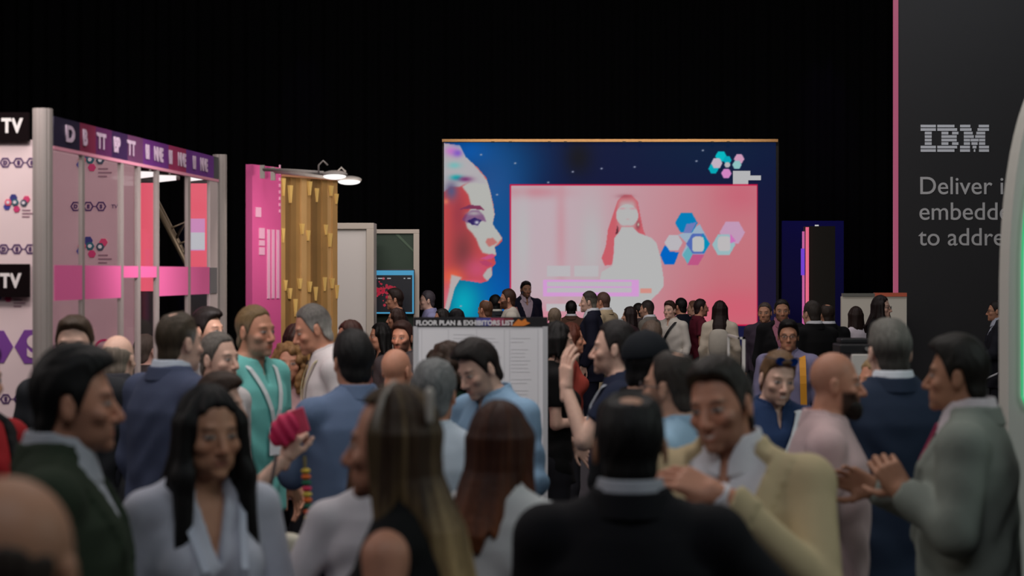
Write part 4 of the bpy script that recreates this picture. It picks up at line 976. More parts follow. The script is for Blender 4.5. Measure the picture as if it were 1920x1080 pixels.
fm = MB(); fm.prism([(ax(x, D)-ox, az(y, D)) for x, y in ((960,611),(982,611),(994,606),(988,603),(985,597),(978,602),(972,598),(966,604))], -.010, -.006); fm.build('header_flame', mat('tint_flame', rgb(225,130,50), .5), hd)
text('lettering', 'FLOOR PLAN & EXHIBITORS LIST', .0355, (ax(780, D)-ox, -.009, az(609.5, D)), mat('plan_letters', rgb(228,228,230), .5), hd, bold=.0012, sx=1.0)
m = MB()
for px in (790,840,893,945,955,1008): m.box(ax(px, D)-ox, ax(px+1.2, D)-ox, -.001, .0, .4, az(618, D))
for px in (850,902,958):
    for k in range(34): 
        if (k*7+px) % 11 > 1: m.box(ax(px, D)-ox, ax(px+rnd.uniform(22,40), D)-ox, -.001, .0, az(628+k*7, D), az(626.6+k*7, D))
m.build('plan_print', mat('plan_grey', rgb(204,204,208), .6), fp)
MB().box(x0+.03, x1-.03, -.18, .26, 0, .03).build('base', mat('plan_rail'), fp)
# ---------------------------------------------------------------- right side: tower, panels, dark wall, kiosk
D = 24.0; tw = empty('dark_tower', (ax(1538, D), D, 0)); tag(tw, 'tall dark box tower edged with pink light tubes right of the big screen', 'display tower'); ox = ax(1538, D)
MB().box(ax(1513, D)-ox, ax(1566, D)-ox, 0, .3, 0, az(424, D)).build('body', mat('tower_dark', rgb(36,34,26), .7), tw)
for a, b, t, c in ((1510.5,1516,426,(225,100,130)),(1504,1508,434,(190,90,150))): MB().box(ax(a, D)-ox, ax(b, D)-ox, -.03, .0, .3, az(t, D)).build('light_tube', mat('tube_%d' % t, (.05,.02,.02), .4, emis=rgb(*c), estr=1.0), tw)
MB().box(ax(1501, D)-ox, ax(1508, D)-ox, -.035, -.03, az(516, D), az(466, D)).build('light_tube', mat('tube_violet', (.03,.02,.05), .4, emis=rgb(110,60,200), estr=1.0), tw)
MB().box(ax(1529, D)-ox, ax(1535, D)-ox, .0, .05, az(424, D), az(421.5, D)).build('top_lamp', mat('tube_white', (.1,.1,.1), .4, emis=rgb(190,190,190), estr=1.0), tw)
D = 29.0; MBp = MB().box(ax(1466, D), ax(1582, D), D, D+.1, 0, az(414, D)).build('blue_backing_panel', mat('blue_panel', rgb(22,20,110), .8)); tag(MBp, 'deep blue lit backing panel behind the dark tower', 'panel')
area_light('blue_wash', (ax(1524, 28), 27.9, 4.4), (ax(1524, 29), 29, 1.8), .9, .2, 9, (.25, .22, 1))
D = 19.0; wpn = empty('display_board', (ax(1630, D), D, 0)); tag(wpn, 'low white panel with a grey and orange top edge beside the dark wall', 'panel'); ox = ax(1630, D)
MB().box(ax(1578, D)-ox, ax(1700, D)-ox, 0, .06, 0, az(556, D)).build('board', mat('panel_cream', rgb(226,220,205), .6), wpn)
MB().box(ax(1580, D)-ox, ax(1640, D)-ox, -.01, .07, az(556, D), az(550, D)).build('top_edge', mat('edge_grey', rgb(120,120,112), .5), wpn)
MB().box(ax(1640, D)-ox, ax(1700, D)-ox, -.01, .07, az(556, D), az(549, D)).build('top_edge', mat('edge_orange', rgb(220,110,80), .5), wpn)
D = 20.0; dw = empty('dark_feature_panel', (ax(1700, D), D, 0)); tag(dw, 'huge near-black stand panel with a striped logo and grey slogan', 'exhibition stand'); ox = ax(1700, D)
MB().box(ax(1684, D)-ox, 3.0, 0, .2, 0, 6.5).build('panel', mat('panel_charcoal', rgb(36,36,38), .7, var=.04), dw)
MB().box(ax(1675, D)-ox, ax(1684, D)-ox, -.01, .02, 0, 6.5).build('edge_light', mat('edge_pink', (.06,.02,.03), .4, emis=rgb(150,72,98), estr=1.0), dw)['label'] = 'pink glowing edge strip'
ibm = {0:[(0,80),(88,178),(208,262),(306,360)],1:[(0,80),(88,192),(208,268),(300,360)],2:[(22,58),(110,146),(166,199),(228,274),(294,340)],3:[(22,58),(110,190),(228,280),(288,340)],4:[(22,58),(110,190),(228,260),(263,305),(308,340)],5:[(22,58),(110,146),(166,199),(228,260),(268,300),(308,340)],6:[(0,80),(88,192),(208,260),(274,294),(308,360)],7:[(0,80),(88,178),(208,260),(280,288),(308,360)]}
m = MB()
for r, iv in ibm.items():
    for a, b in iv:
        k = 128/360; m.box(ax(1726+a*k, D)-ox, ax(1726+b*k, D)-ox, -.008, 0, az(234+r*6.55+5.0, D), az(234+r*6.55, D))
m.build('logo', mat('logo_white', rgb(222,226,232), .5), dw)
lm = mat('slogan_grey', rgb(196,196,196), .5)
for s, py in (('Deliver innovation with',364),('embedded AI solutions',412),('to address challenges',460)): text('lettering', s, .184*20/12.5, (ax(1722, D)-ox, -.004, az(py, D)), lm, dw, bold=.001, sx=.985)
area_light('panel_wash', (5.6, 16.8, 7.2), (5.4, 20, 3.4), 2.4, .4, 60, (.92, .96, 1))
def build_kiosk():
    D = 7.0; cx = ax(2040, D); root = empty('arched_kiosk', (cx, D, 0)); tag(root, 'white arched kiosk with a green neon line round a glowing panel at the right edge', 'kiosk')
    def arch(hw, zt, zb, curve):
        pts = []
        for k in range(33):
            a = math.pi*k/32; c, s_ = math.cos(a), math.sin(a)
            pts.append((hw*math.copysign(abs(c)**(2/curve), c), zb + (zt - zb)*abs(s_)**(2/curve)))
        return pts
    zm = az(600, D); out = arch(ax(2040, D)-ax(1891, D), az(90, D), zm, 2.45)
    body = [(-out[0][0], 0), (out[0][0], 0)] + out
    MB().prism(body, 0, .14).build('housing', mat('kiosk_white', rgb(196,196,188), .5), root)
    inn = arch(ax(2040, D)-ax(1915, D), az(190, D), az(520, D), 2.3); w = inn[0][0]; zb = az(770, D); r = .06
    cor = [(-w, zb + r), (-w + r*.3, zb + r*.3), (-w + r, zb), (w - r, zb), (w - r*.3, zb + r*.3), (w, zb + r)]
    pan = cor + inn
    MB().prism(pan, -.012, 0).build('lit_panel', mat('kiosk_glow', (.1,.1,.1), .4, emis=rgb(172,176,182), estr=1.0), root)
    MB().tube([(x, -.014, z) for x, z in pan + pan[:1]], .0055, 8).build('neon_line', mat('kiosk_green', (.02,.1,.05), .4, emis=rgb(36,180,112), estr=1.0), root, True)
build_kiosk()
D = 9.6; st = empty('device_stand', (ax(1608, D), D, 0)); tag(st, 'small white stand carrying dark equipment behind the bald man in pink', 'stand'); ox = ax(1608, D)
MB().box(ax(1596, D)-ox, ax(1640, D)-ox, -.02, .25, 0, az(664, D)).build('plinth', mat('stand_white', rgb(200,196,190), .5), st, bevel=.006)
cm = empty('coffee_machine', (ax(1608, D), D+.1, az(664, D))); tag(cm, 'black countertop machine standing on the small white stand', 'coffee machine')
MB().box(-.10, .10, -.10, .12, 0, .055).box(-.08, .08, -.02, .11, .055, .085).build('body', mat('machine_black', (.012,.012,.014), .35), cm, bevel=.008)
MB().tube([(.05,-.105,.03),(.05,-.125,.03)], .012, 10).build('knob', mat('machine_chrome', rgb(190,190,190), .25, metal=.8), cm)
D = 9.8; wf = empty('white_rail_frame', (ax(1391, D), D, 0)); tag(wf, 'white square tube frame standing beside the long-haired woman in beige', 'rail'); m = MB()
ox = ax(1391, D); m.box(ax(1391.5, D)-ox, ax(1397, D)-ox, -.01, .01, 0, az(632, D)).build('post', mat('frame_white', rgb(225,220,215), .4), wf)
MB().box(ax(1384, D)-ox, ax(1397, D)-ox, -.01, .01, az(636, D), az(632, D)).box(ax(1384, D)-ox, ax(1387, D)-ox, -.01, .5, az(636, D), az(632, D)).build('top_rail', mat('frame_white'), wf); MB().box(ax(1384, D)-ox, ax(1388, D)-ox, .48, .5, 0, az(636, D)).build('post', mat('frame_white'), wf)
# ---- further things people wear or carry
def hairband(ctx, body):
    toB = ctx['toB']; m = MB()
    m.tube(toB([(-.093,.0,.01),(-.090,.004,.06),(-.062,.008,.106),(0,.010,.131),(.062,.008,.106),(.090,.004,.06),(.093,.0,.01)]), .0055, 8)
    o = m.build('hair_band', mat('band_pale', rgb(150,140,130), .4), body, True); o['label'] = 'pale hair band'; ctx['kids'].append(o)
    F = Field(axis(-.05,.05,.004), axis(-.03,.03,.004), axis(-.05,.05,.004)); F.caps((0,0,-.028),(0,0,.028),.009,.011,.01); V, Q = F.mesh()
    o = mesh_obj('hair_clip', toB(V + np.array((.045,.115,.085))), Q, mat('clip_pearl', rgb(200,190,180), .35), body); o['label'] = 'pearly hair clip'; ctx['kids'].append(o)
def tie(ctx, body, c):
    prof = ctx['prof']; pts, nr, V, F = [], [], [], []
    for i in range(9):
        z = 1.475 - i*.035; pts.append((0, surf_y(prof, z, .010) - .008, z)); nr.append((0,-1,.2))
    V, F = ribbon(pts, nr, .052, .006); o = mesh_obj('tie', V, F, mat('tie_%d' % int(sum(c)*999), c, .5), body, False); o['label'] = 'pink tie'; ctx['kids'].append(o)
def cap(ctx, body, c):
    toB = ctx['toB']; F = Field(axis(-.13,.13,.006), axis(-.24,.16,.006), axis(-.02,.17,.006))
    F.ell((0,.018,.036),(.092,.112,.098),.01); F.mask(lambda x, y, z: .036 - .12*y - z, .006)
    F.add(lambda x, y, z: np.maximum(np.maximum(np.sqrt((x/.085)**2 + ((y+.10)/.105)**2) - 1, 0)*.085 + np.abs(z - .042 - .15*(y+.1)) - .006 + 40*x*x*x*x*0, y + .05), (-.09,-.21,.0), (.09,-.05,.08), .01)
    F.ell((0,.018,.134),(.009,.009,.006),.004)
    V, Q = F.mesh(); o = mesh_obj('cap', toB(V), Q, cloth('cap', c), body); o['label'] = 'dark cap'; ctx['kids'].append(o)
def sash(ctx, body, c, side=1, w=.045):
    prof = ctx['prof']; pts, nr = [(side*.085,.09,1.44),(side*.10,.04,1.478),(side*.10,-.01,1.478)], [(0,1,.5),(0,.2,1),(0,-.3,1)]
    for i in range(10):
        t = i/9; z = 1.45 - t*.45; x = side*(.105 - t*.24); pts.append((x, surf_y(prof, z, .022, x) - .010, z)); nr.append((0,-1,.1))
    V, F = ribbon(pts, nr, w, .004); o = mesh_obj('bag_strap', V, F, mat('strap_%d' % int(sum(c)*999), c, .6), body, False); o['label'] = 'diagonal shoulder strap'; ctx['kids'].append(o)
def backpack(ctx, body, c):
    prof = ctx['prof']
    for s in (-1, 1):
        pts, nr = [(s*.095,.10,1.42),(s*.105,.04,1.474),(s*.105,-.01,1.474)], [(0,1,.5),(0,.2,1),(0,-.3,1)]
        for i in range(7):
            t = i/6; z = 1.44 - t*.36; x = s*(.108 + .01*t); pts.append((x, surf_y(prof, z, .022, x) - .010, z)); nr.append((0,-1,.1))
        V, F = ribbon(pts, nr, .05, .008); o = mesh_obj('backpack_strap', V, F, mat('strap_%d' % int(sum(c)*999), c, .7), body, False); o['label'] = 'yellow backpack strap'; ctx['kids'].append(o)
    rucksack(ctx, body, rgb(50,48,46))
def rucksack(ctx, body, c):
    F = Field(axis(-.18,.18,.012), axis(.05,.34,.012), axis(1.0,1.48,.012)); F.ell((0,.20,1.22),(.140,.085,.20),.02)
    F.D = F.D - .006; F.mask(lambda x, y, z: np.maximum(np.abs(x) - .13, np.abs(z - 1.22) - .185), .03); V, Q = F.mesh()
    o = mesh_obj('backpack', V, Q, cloth('backpack', c), body); ctx['kids'].append(o)
# ---------------------------------------------------------------- the crowd
BLK, DK, BRN, MBR, AUB, GRY, LGR, SND, SALT = rgb(16,14,14), rgb(28,22,20), rgb(52,36,27), rgb(84,60,42), rgb(72,34,22), rgb(112,110,106), rgb(160,156,150), rgb(120,94,66), rgb(78,74,70)
def shirt(c, **k): return dict(dict(name='shirt', c=c, off=.014, open=1.38, collar=dict(z=1.478, h=.044)), **k)
def tee(c, **k): return dict(dict(name='t_shirt', c=c, off=.012, sleeve='short'), **k)
def blouse(c, **k): return dict(dict(name='blouse', c=c, off=.012, open=1.33, folds=.0045), **k)
def suit(c, s=rgb(214,216,222), **k):
    return dict(top=dict(name='shirt', c=s, off=.006, folds=.001, open=1.37, collar=dict(z=1.500, h=.047, r=.069)), jacket=dict(dict(name='jacket', c=c, off=.022, lapel=True, hem=.74, shoulder=.010, loose=.6, collar=dict(r=.080, z=1.484, h=.036, gap=.062, th=.006, front=-.035)), **k), trousers=(c,))
def H_(col, style='short', **k): return dict(dict(col=col if isinstance(col, list) else [col], style=style), **k)
NP = []
def P(label, cx, ytop, D, yaw, hair_h=.012, lean=0, **k):
    Xh, zt = ax(cx, D), az(ytop, D); a = math.radians(yaw); la = math.radians(lean)
    H = zt + .72*(1 - math.cos(la))
    dx = .70*math.sin(la) + .018
    NP.append((label[:40], round(H, 2)))
    return person(label, Xh - dx*math.sin(a), D + dx*math.cos(a), H, yaw, hair_h=hair_h, lean=lean, **k)
NAVY, INK, BLACKC, CHAR = rgb(22,26,42), rgb(8,10,18), rgb(9,9,11), rgb(40,42,46)
WHITE, LBLUE, BLUE, TEAL = rgb(216,216,220), rgb(150,184,214), rgb(92,124,172), rgb(110,184,178)
# --- nearest
P('person with a bald crown, nearest of all and blurred in the bottom left corner', 18, 893, 2.0, 172, skin='tan', hair=H_(rgb(70,60,54), 'ring', t=.005, ring=.012), hair_h=0, top=tee(rgb(40,38,36)), fat=1.04)
P('man in a dark green jacket in profile facing right at the left edge', 138, 650, 3.95, 100, skin='red', hair=H_(BLK, t=.014, top=.012, low=.0), beard=(rgb(70,52,44), .35), nose=1.0, build=1.10, **suit(rgb(44,54,40), rgb(170,172,180)))
P('woman with long straight black hair and a pale blue blouse looking right', 388, 720, 4.3, 28, sex='f', skin='tan', hair=H_(BLK, 'long', L=.40, front=.40, w=.092, flare=.02, t=.012), top=blouse(rgb(192,194,206), off=.013, open=1.29, loose=.3), lip=rgb(128,70,64), head=(6,3,0),
  arms={-1: dict(e=(-.215,.05,1.16), w=(-.15,-.16,1.04)), 1: dict(e=(.215,-.02,1.15), w=(.05,-.24,1.19), d=(-.7,-.5,.1), curl=.6)}, extras=[lanyard(rgb(190,195,210), w=.02, end=1.05, off=.020, label='pale lanyard', badge=False)])
P('woman in a black sleeveless top with long blonde-tipped hair, facing left', 738, 720, 3.5, -106, sex='f', skin='red', hair=H_([rgb(58,42,30), rgb(176,148,104)], 'long', grad='tip', L=.33, w=.086, dep=.050, t=.012, back=-.030), top=dict(name='top', c=rgb(8,8,9), off=.012, sleeve='none'), nose=1.1, extras=[lambda ctx, body: hairband(ctx, body)])
P('woman with long auburn hair seen from behind in a white blouse', 938, 750, 4.35, 158, sex='f', skin='fair', hair=H_([rgb(58,30,20), rgb(112,62,34)], 'long', grad='tip', L=.275, w=.084, dep=.046, t=.011, sx=.04), top=dict(name='blouse', c=rgb(206,206,206), off=.018, sleeve='short', folds=.006, loose=.4), build=1.05)
P('broad man in a black jacket with a bald spot, back turned at the bottom centre', 1182, 735, 3.75, 176, skin='tan', hair=H_(BLK, t=.010, crown=.052, top=.004), build=1.04, fat=1.03, **suit(rgb(9,9,15), rgb(160,162,170)), arms={-1: dict(e=(-.38,-.04,1.21), w=(-.56,-.10,1.06)), 1: dict(e=(.235,-.02,1.15), w=(.20,-.2,1.0))})
P('smiling man in a tan blazer with short greying hair, facing the man in black', 1368, 666, 4.4, -22, skin='red', hair=H_([rgb(44,38,34), SALT], t=.011, top=.012, rec=.006), beard=(rgb(96,72,62), .45), smile=.7, head=(-14,6,-8), build=1.08, **suit(rgb(200,180,142), rgb(218,216,222), folds=.004),
  arms={1: dict(e=(.25,-.12,1.18), w=(.045,-.32,1.43), d=(-.8,-.25,.35), n=(.3,-.6,.7), curl=.45, thumb=.9), -1: dict(e=(-.26,-.04,1.15), w=(-.16,-.26,1.06))})
P('bald man with a dark beard in a pale pink shirt, facing right', 1566, 657, 5.75, 82, skin='red', hair=H_(rgb(40,30,26), 'crop', none=True, shave=.18, beard_len=.022, col=[rgb(40,30,26)]) if False else dict(col=[rgb(40,30,26)], none=True, shave=.16, beard_len=.010), hair_h=0, hs=.94, beard=(rgb(34,26,22), .95), nose=1.12, build=1.10, top=shirt(rgb(198,170,170), loose=.5, hem=.84, folds=.005), fat=1.03, trousers=(rgb(24,90,70),))
P('grey-haired man in a navy suit seen from behind beside the dark panel', 1668, 597, 6.5, 188, skin='fair', hair=H_([rgb(104,102,96), rgb(62,58,54)], t=.008, top=.004, grad='side'), build=1.10, **suit(rgb(34,46,66), rgb(216,220,228)), arms={1: dict(e=(.24,-.02,1.16), w=(.15,-.22,1.1)), -1: dict(e=(-.24,-.02,1.16), w=(-.15,-.22,1.1))})
P('dark-haired man in a light grey suit facing left, hand raised in front', 1797, 625, 5.2, -112, skin='olive', hs=.95, hair=H_(rgb(24,22,18), t=.012, top=.010), build=1.08, **suit(rgb(124,130,122), rgb(206,196,200), folds=.005), extras=[lambda ctx, body: tie(ctx, body, rgb(190,60,100))],
  arms={1: dict(e=(.26,.01,1.18), w=(.18,-.15,1.285), d=(-.05,-.55,.7), n=(.75,-.2,.4), curl=.8, thumb=1.1), -1: dict(e=(-.24,-.06,1.16), w=(-.10,-.29,1.26))})
P('man in a light blue shirt with receding hair, back to camera behind the black jacket', 1258, 655, 5.6, -122, skin='mid', hair=H_([rgb(44,38,34), rgb(62,56,52)], t=.009, rec=.020, crown=.034), beard=(rgb(80,62,50), .5), top=shirt(rgb(158,190,214), loose=.5), extras=[glasses((.02,.02,.03))])
P('person in black whose sleeve shows at the right edge of the picture', 2084, 690, 5.0, 200, skin='mid', hair=H_(DK, t=.012), build=1.2, **suit(rgb(10,10,12)))
# --- middle distance, left
P('man in dark clothes with a red garment at the far left edge', -48, 640, 5.5, 60, hair=H_(BLK, t=.014, top=.01), top=shirt(rgb(150,24,30)), jacket=dict(name='waistcoat', c=rgb(12,12,14), off=.024, sleeve='none', hem=.9, lapel=True))
P('man with glasses and brown hair standing at the corner post of the glass stand', 140, 592, 7.3, 4, skin='fair', hair=H_(rgb(66,52,40), t=.010, top=.006), top=shirt(CHAR), extras=[glasses((.012,.01,.012))])
P('bald man in a dark jacket seen from behind in front of the glass stand', 222, 629, 7.9, 168, skin='fair', hair=H_(rgb(128,116,104), 'ring', t=.004, ring=.030), hair_h=0, **suit(rgb(16,20,30), rgb(60,60,66)))
P('man in a mid-blue suit with cropped greying hair, back turned, by the glass stand', 335, 582, 6.9, 136, skin='fair', hair=H_([rgb(62,52,40), rgb(138,134,130)], t=.009, grad='temple', crown=.030, rec=.01), build=1.12, **suit(rgb(66,74,98), rgb(196,204,216)))
P('dark-haired man at the right post of the glass stand, mostly hidden', 388, 577, 9.6, 70, hair=H_(DK, t=.014, top=.01), top=shirt(rgb(120,116,116)))
P('grey-haired older man half hidden between blue suit and teal shirt', 410, 620, 7.5, 62, skin='fair', hair=H_(rgb(96,90,84), t=.008, rec=.01), top=shirt(rgb(196,190,190)))
P('man in a teal shirt with a white lanyard and short beard, looking right', 478, 569, 8.0, 58, skin='red', hair=H_([rgb(110,88,58), rgb(120,104,86)], t=.006, rec=.006), beard=(rgb(140,128,116), .42), top=tee(TEAL, name='polo_shirt', collar=dict(z=1.475, h=.035), open=1.38, off=.016, loose=.4), extras=[lanyard(rgb(206,212,214), w=.024, end=1.20, label='white lanyard')])
P('woman with curly fair hair looking towards the camera behind the teal shirt', 540, 640, 9.3, -12, sex='f', skin='red', hair=H_([rgb(104,72,44), rgb(150,112,70)], 'curly', L=.20, grad='mix', t=.012, w=.085), head=(14,2,0), top=blouse(rgb(176,140,140)), lip=rgb(150,80,76), arms={-1: dict(e=(-.19,.0,1.16), w=(-.12,-.2,1.2)), 1: dict(e=(.2,0,1.16), w=(.17,-.1,.95))})
P('tall grey-haired man in a white shirt bending to the left and smiling', 592, 565, 8.7, -76, skin='red', hair=H_([rgb(96,92,88), LGR], t=.009, rec=.01), lean=9, head=(0,8,0), smile=.7, nose=1.1, top=shirt(rgb(214,206,206), loose=.5), extras=[lanyard(rgb(200,190,150), end=1.2, label='ochre lanyard', bc=rgb(170,120,50))])
P('man in a blue shirt with thick black hair, back turned, left of the bald head', 662, 621, 6.9, 206, skin='red', hair=H_(rgb(26,24,24), t=.016, top=.014), build=1.08, top=shirt(rgb(100,118,148), loose=.3, folds=.006), trousers=(rgb(18,20,34),), arms={1: dict(e=(.25,-.08,1.16), w=(.16,-.26,1.2)), -1: dict(e=(-.25,.0,1.16), w=(-.22,-.15,1.0))})
P('woman in a blue top holding up a pink pouch, face in profile behind black hair', 412, 700, 5.9, 82, sex='f', skin='fair', hair=H_([BRN, rgb(96,66,44)], t=.014, top=.012), top=tee(rgb(34,60,104)), lean=0, arms={-1: dict(e=(-.20,-.17,1.30), w=(-.13,-.315,1.455), d=(-.05,-.35,.9), n=(-.85,.2,.2), curl=1.35, thumb=.6), 1: dict(e=(.2,-.05,1.14), w=(.1,-.22,1.1))})
P('bald man in a grey shirt seen from behind beside the floor plan board', 744, 654, 8.2, 150, skin='red', hair=dict(col=[rgb(120,90,76)], none=True, shave=.1), hair_h=0, top=shirt(rgb(150,146,144)))
P('grey-haired man in a pale striped shirt seen from behind', 814, 675, 5.9, 168, skin='red', hair=H_([rgb(84,86,86), rgb(128,130,130)], t=.015, grad='mix', top=.006), top=shirt(rgb(190,202,214), loose=.5, folds=.007), build=1.08)
P('person with bushy brown hair in a dark green top reading the floor plan', 842, 641, 7.7, 176, sex='f', hair=H_(rgb(52,36,26), 'curly', L=.10, t=.018), top=tee(rgb(38,62,48)))
P('dark-haired man in a light blue shirt looking down to the left before the floor plan', 908, 628, 7.0, -48, skin='fair', hair=H_(rgb(30,24,22), t=.014, top=.020, quiff=.008), head=(-6,17,-5), lean=6, beard=(rgb(96,74,62), .35), top=shirt(rgb(136,168,196), loose=.4, folds=.006), jaw=1.05, arms={1: dict(e=(.25,-.02,1.14), w=(.19,-.22,1.02)), -1: dict(e=(-.24,-.05,1.15), w=(-.16,-.25,1.0))})
P('woman in a white blouse mostly hidden behind the blonde-tipped hair', 716, 768, 4.7, 186, sex='f', skin='red', hair=H_(rgb(90,66,46), 'bob', L=.12), top=blouse(rgb(202,196,200), off=.018, folds=.006, open=0), build=1.1, arms={1: dict(e=(.30,.02,1.14), w=(.30,-.14,.96)), -1: dict(e=(-.20,.0,1.15), w=(-.16,-.15,.98))})
# --- middle distance, right
P('man in a navy top raising a hand to his mouth, profile to the left', 1152, 598, 7.5, -98, skin='fair', hair=H_([rgb(30,26,26), rgb(52,46,44)], t=.012, rec=.014), hair_h=.014, beard=(rgb(110,84,74), .4), top=tee(rgb(26,34,56), off=.016, loose=.4), extras=[lanyard(rgb(206,214,224), w=.03, end=1.25, badge=False, label='broad white strap')],
  arms={1: dict(e=(.23,-.13,1.235), w=(.155,-.215,1.455), d=(-.12,-.02,1), n=(.55,-.6,.1), curl=.28, thumb=.75), -1: dict(e=(-.235,.03,1.16), w=(-.22,-.10,.94))})
P('person in a black cap and black top with its brim turned right', 1214, 622, 6.5, 118, hair=H_(BLK, t=.010), top=shirt(rgb(12,12,15), off=.018), extras=[lambda ctx, body: cap(ctx, body, rgb(22,26,32))])
P('woman with black hair and a black top, bare arm, right of the floor plan board', 1046, 602, 9.6, 96, sex='f', skin='fair', hair=H_(BLK, 'bob', L=.12, t=.012, w=.078), top=dict(name='top', c=rgb(8,8,9), off=.014, sleeve='short'), arms={-1: dict(e=(-.19,.02,1.16), w=(-.12,-.2,1.18), curl=.4), 1: dict(e=(.2,0,1.16), w=(.15,-.15,1.0))})
P('woman with auburn hair in profile facing right, behind the black-haired woman', 1072, 604, 12.0, 92, sex='f', skin='red', hair=H_(rgb(84,40,26), 'bob', L=.15, t=.012), top=blouse(rgb(150,60,50)))
P('smiling man with blue mirrored sunglasses on his head and a white strap', 1453, 655, 7.3, 14, skin='fair', hair=H_(rgb(104,78,54), t=.009, top=.010), head=(0,10,4), smile=1.0, beard=(rgb(120,88,66), .35), top=shirt(rgb(34,54,90), loose=.3), extras=[glasses((.02,.03,.06), up=True, mirror=rgb(40,110,230), label='blue mirrored sunglasses pushed up'), lambda ctx, body: sash(ctx, body, rgb(214,218,222))])
P('man with glasses in a lilac shirt with yellow backpack straps', 1478, 600, 12.3, -8, skin='olive', hair=H_(BLK, t=.013, top=.012), top=shirt(rgb(122,118,148)), extras=[glasses((.01,.01,.012)), lambda ctx, body: backpack(ctx, body, rgb(204,140,30))])
P('person with light hair half hidden between the bald man and the navy suit', 1642, 668, 7.9, -70, sex='f', skin='red', hair=H_(rgb(150,124,88), 'bob', L=.12), top=blouse(rgb(16,16,18)), arms={1: dict(e=(.2,-.08,1.15), w=(.14,-.26,1.28), curl=.6), -1: dict(e=(-.2,0,1.15), w=(-.1,-.2,1.1))})
# --- far, right of the screen
P('man with a dark face looking at the camera, behind the lilac shirt', 1466, 560, 17.0, -4, skin='tan', hair=H_(DK, t=.008), beard=(rgb(60,42,34), .5), **suit(rgb(14,14,18), rgb(170,110,130)))
P('man half hidden at the right edge of the big screen', 1434, 566, 18.5, -20, skin='tan', hair=H_(rgb(70,60,54), t=.008), top=shirt(rgb(60,50,64)))
P('man in a black suit with greying hair turned away to the left, before the tower', 1522, 563, 15.6, 212, skin='mid', hair=H_(rgb(52,46,42), t=.011), build=1.12, **suit(rgb(9,9,12)))
P('balding man in black just right of the black-suited man', 1550, 569, 17.4, 200, skin='tan', hair=H_(rgb(48,38,32), t=.009, crown=.05), **suit(rgb(12,12,14)))
P('woman with long dark hair and a white top before the low white panel', 1604, 574, 18.4, 200, sex='f', hair=H_(rgb(40,26,22), 'long', L=.20, w=.085), top=tee(rgb(206,196,204), loose=.3))
P('woman in glasses with long dark hair at the edge of the dark panel', 1652, 553, 17.0, 62, sex='f', skin='fair', hair=H_(rgb(30,20,20), 'long', L=.24, front=.2, w=.088), top=shirt(rgb(20,18,20)), extras=[glasses((.02,.01,.01))])
P('man in glasses facing left in front of the dark panel, tablet in hand', 1867, 563, 18.6, -100, skin='tan', hair=H_(DK, t=.008), **suit(rgb(26,28,36), rgb(170,176,190)), extras=[glasses((.01,.01,.01))], arms={1: dict(e=(.24,-.06,1.14), w=(.14,-.27,1.10), curl=.7), -1: dict(e=(-.24,-.03,1.15), w=(-.12,-.24,1.1))})
# --- far, in front of the screen
P('man in a navy suit facing left, taller than his neighbours before the screen', 1104, 545, 19, -96, skin='fair', hair=H_([rgb(50,44,38), rgb(120,114,104)], t=.010), **suit(rgb(20,22,40)))
P('man in a beige jacket just behind the navy suit before the screen', 1130, 547, 20.5, -120, skin='red', hair=H_(rgb(90,66,58), t=.008), **suit(rgb(186,168,136)))
P('man with short black hair seen from behind in a brown jacket before the screen', 1071, 563, 22, 178, hair=H_(BLK, t=.011), **suit(rgb(84,60,48)))
P('woman with dark hair facing left, left of the grey-jacketed man', 1180, 574, 20, -110, sex='f', hair=H_(rgb(36,24,24), 'long', L=.2, w=.085), top=blouse(rgb(60,40,44)))
P('dark-haired man mostly hidden behind the dark-haired woman before the screen', 1196, 568, 22, -120, hair=H_(DK, t=.012), top=shirt(rgb(70,60,60)))
P('man in a grey jacket with cropped hair facing left before the screen', 1213, 562, 20.6, -118, skin='mid', hair=H_([rgb(40,32,30), rgb(70,58,52)], t=.008), beard=(rgb(80,58,48), .4), **suit(rgb(112,108,100)))
P('person with a brown patterned cap below the grey-jacketed man', 1222, 600, 12.0, 170, hair=H_(rgb(92,78,68), t=.012), top=shirt(rgb(120,112,100)))
P('young man in a white shirt with a black shoulder strap, facing left', 1256, 564, 21, -38, skin='fair', hair=H_(rgb(58,40,32), t=.010, top=.012), top=shirt(rgb(206,200,190), loose=.3), extras=[lambda ctx, body: sash(ctx, body, rgb(16,16,18), side=1, w=.035)])
P('man in a navy t-shirt with black hair, back to the camera, before the screen', 1276, 558, 22, 222, skin='red', hair=H_(BLK, t=.011), build=1.12, top=tee(rgb(18,22,36), loose=.5))
P('person with light brown hair between the navy t-shirt and the maroon shirt', 1299, 563, 24, -100, hair=H_(rgb(124,86,66), t=.010), top=shirt(rgb(90,70,70)))
P('man in a maroon shirt and glasses facing right before the screen', 1314, 560, 21.4, 100, skin='red', hair=H_(rgb(40,26,26), t=.012), beard=(rgb(60,36,32), .4), top=tee(rgb(92,26,42), name='polo_shirt', collar=dict(z=1.475, h=.035)), extras=[glasses((.02,.01,.01))])
P('woman with long straight dark hair seen from behind in a beige jacket', 1350, 563, 19.6, 170, sex='f', hair=H_(rgb(34,20,18), 'long', L=.34, w=.086, dep=.05), top=shirt(rgb(198,186,168), off=.02, loose=.6, sleeve='long'), extras=[lambda ctx, body: rucksack(ctx, body, rgb(176,170,158))])
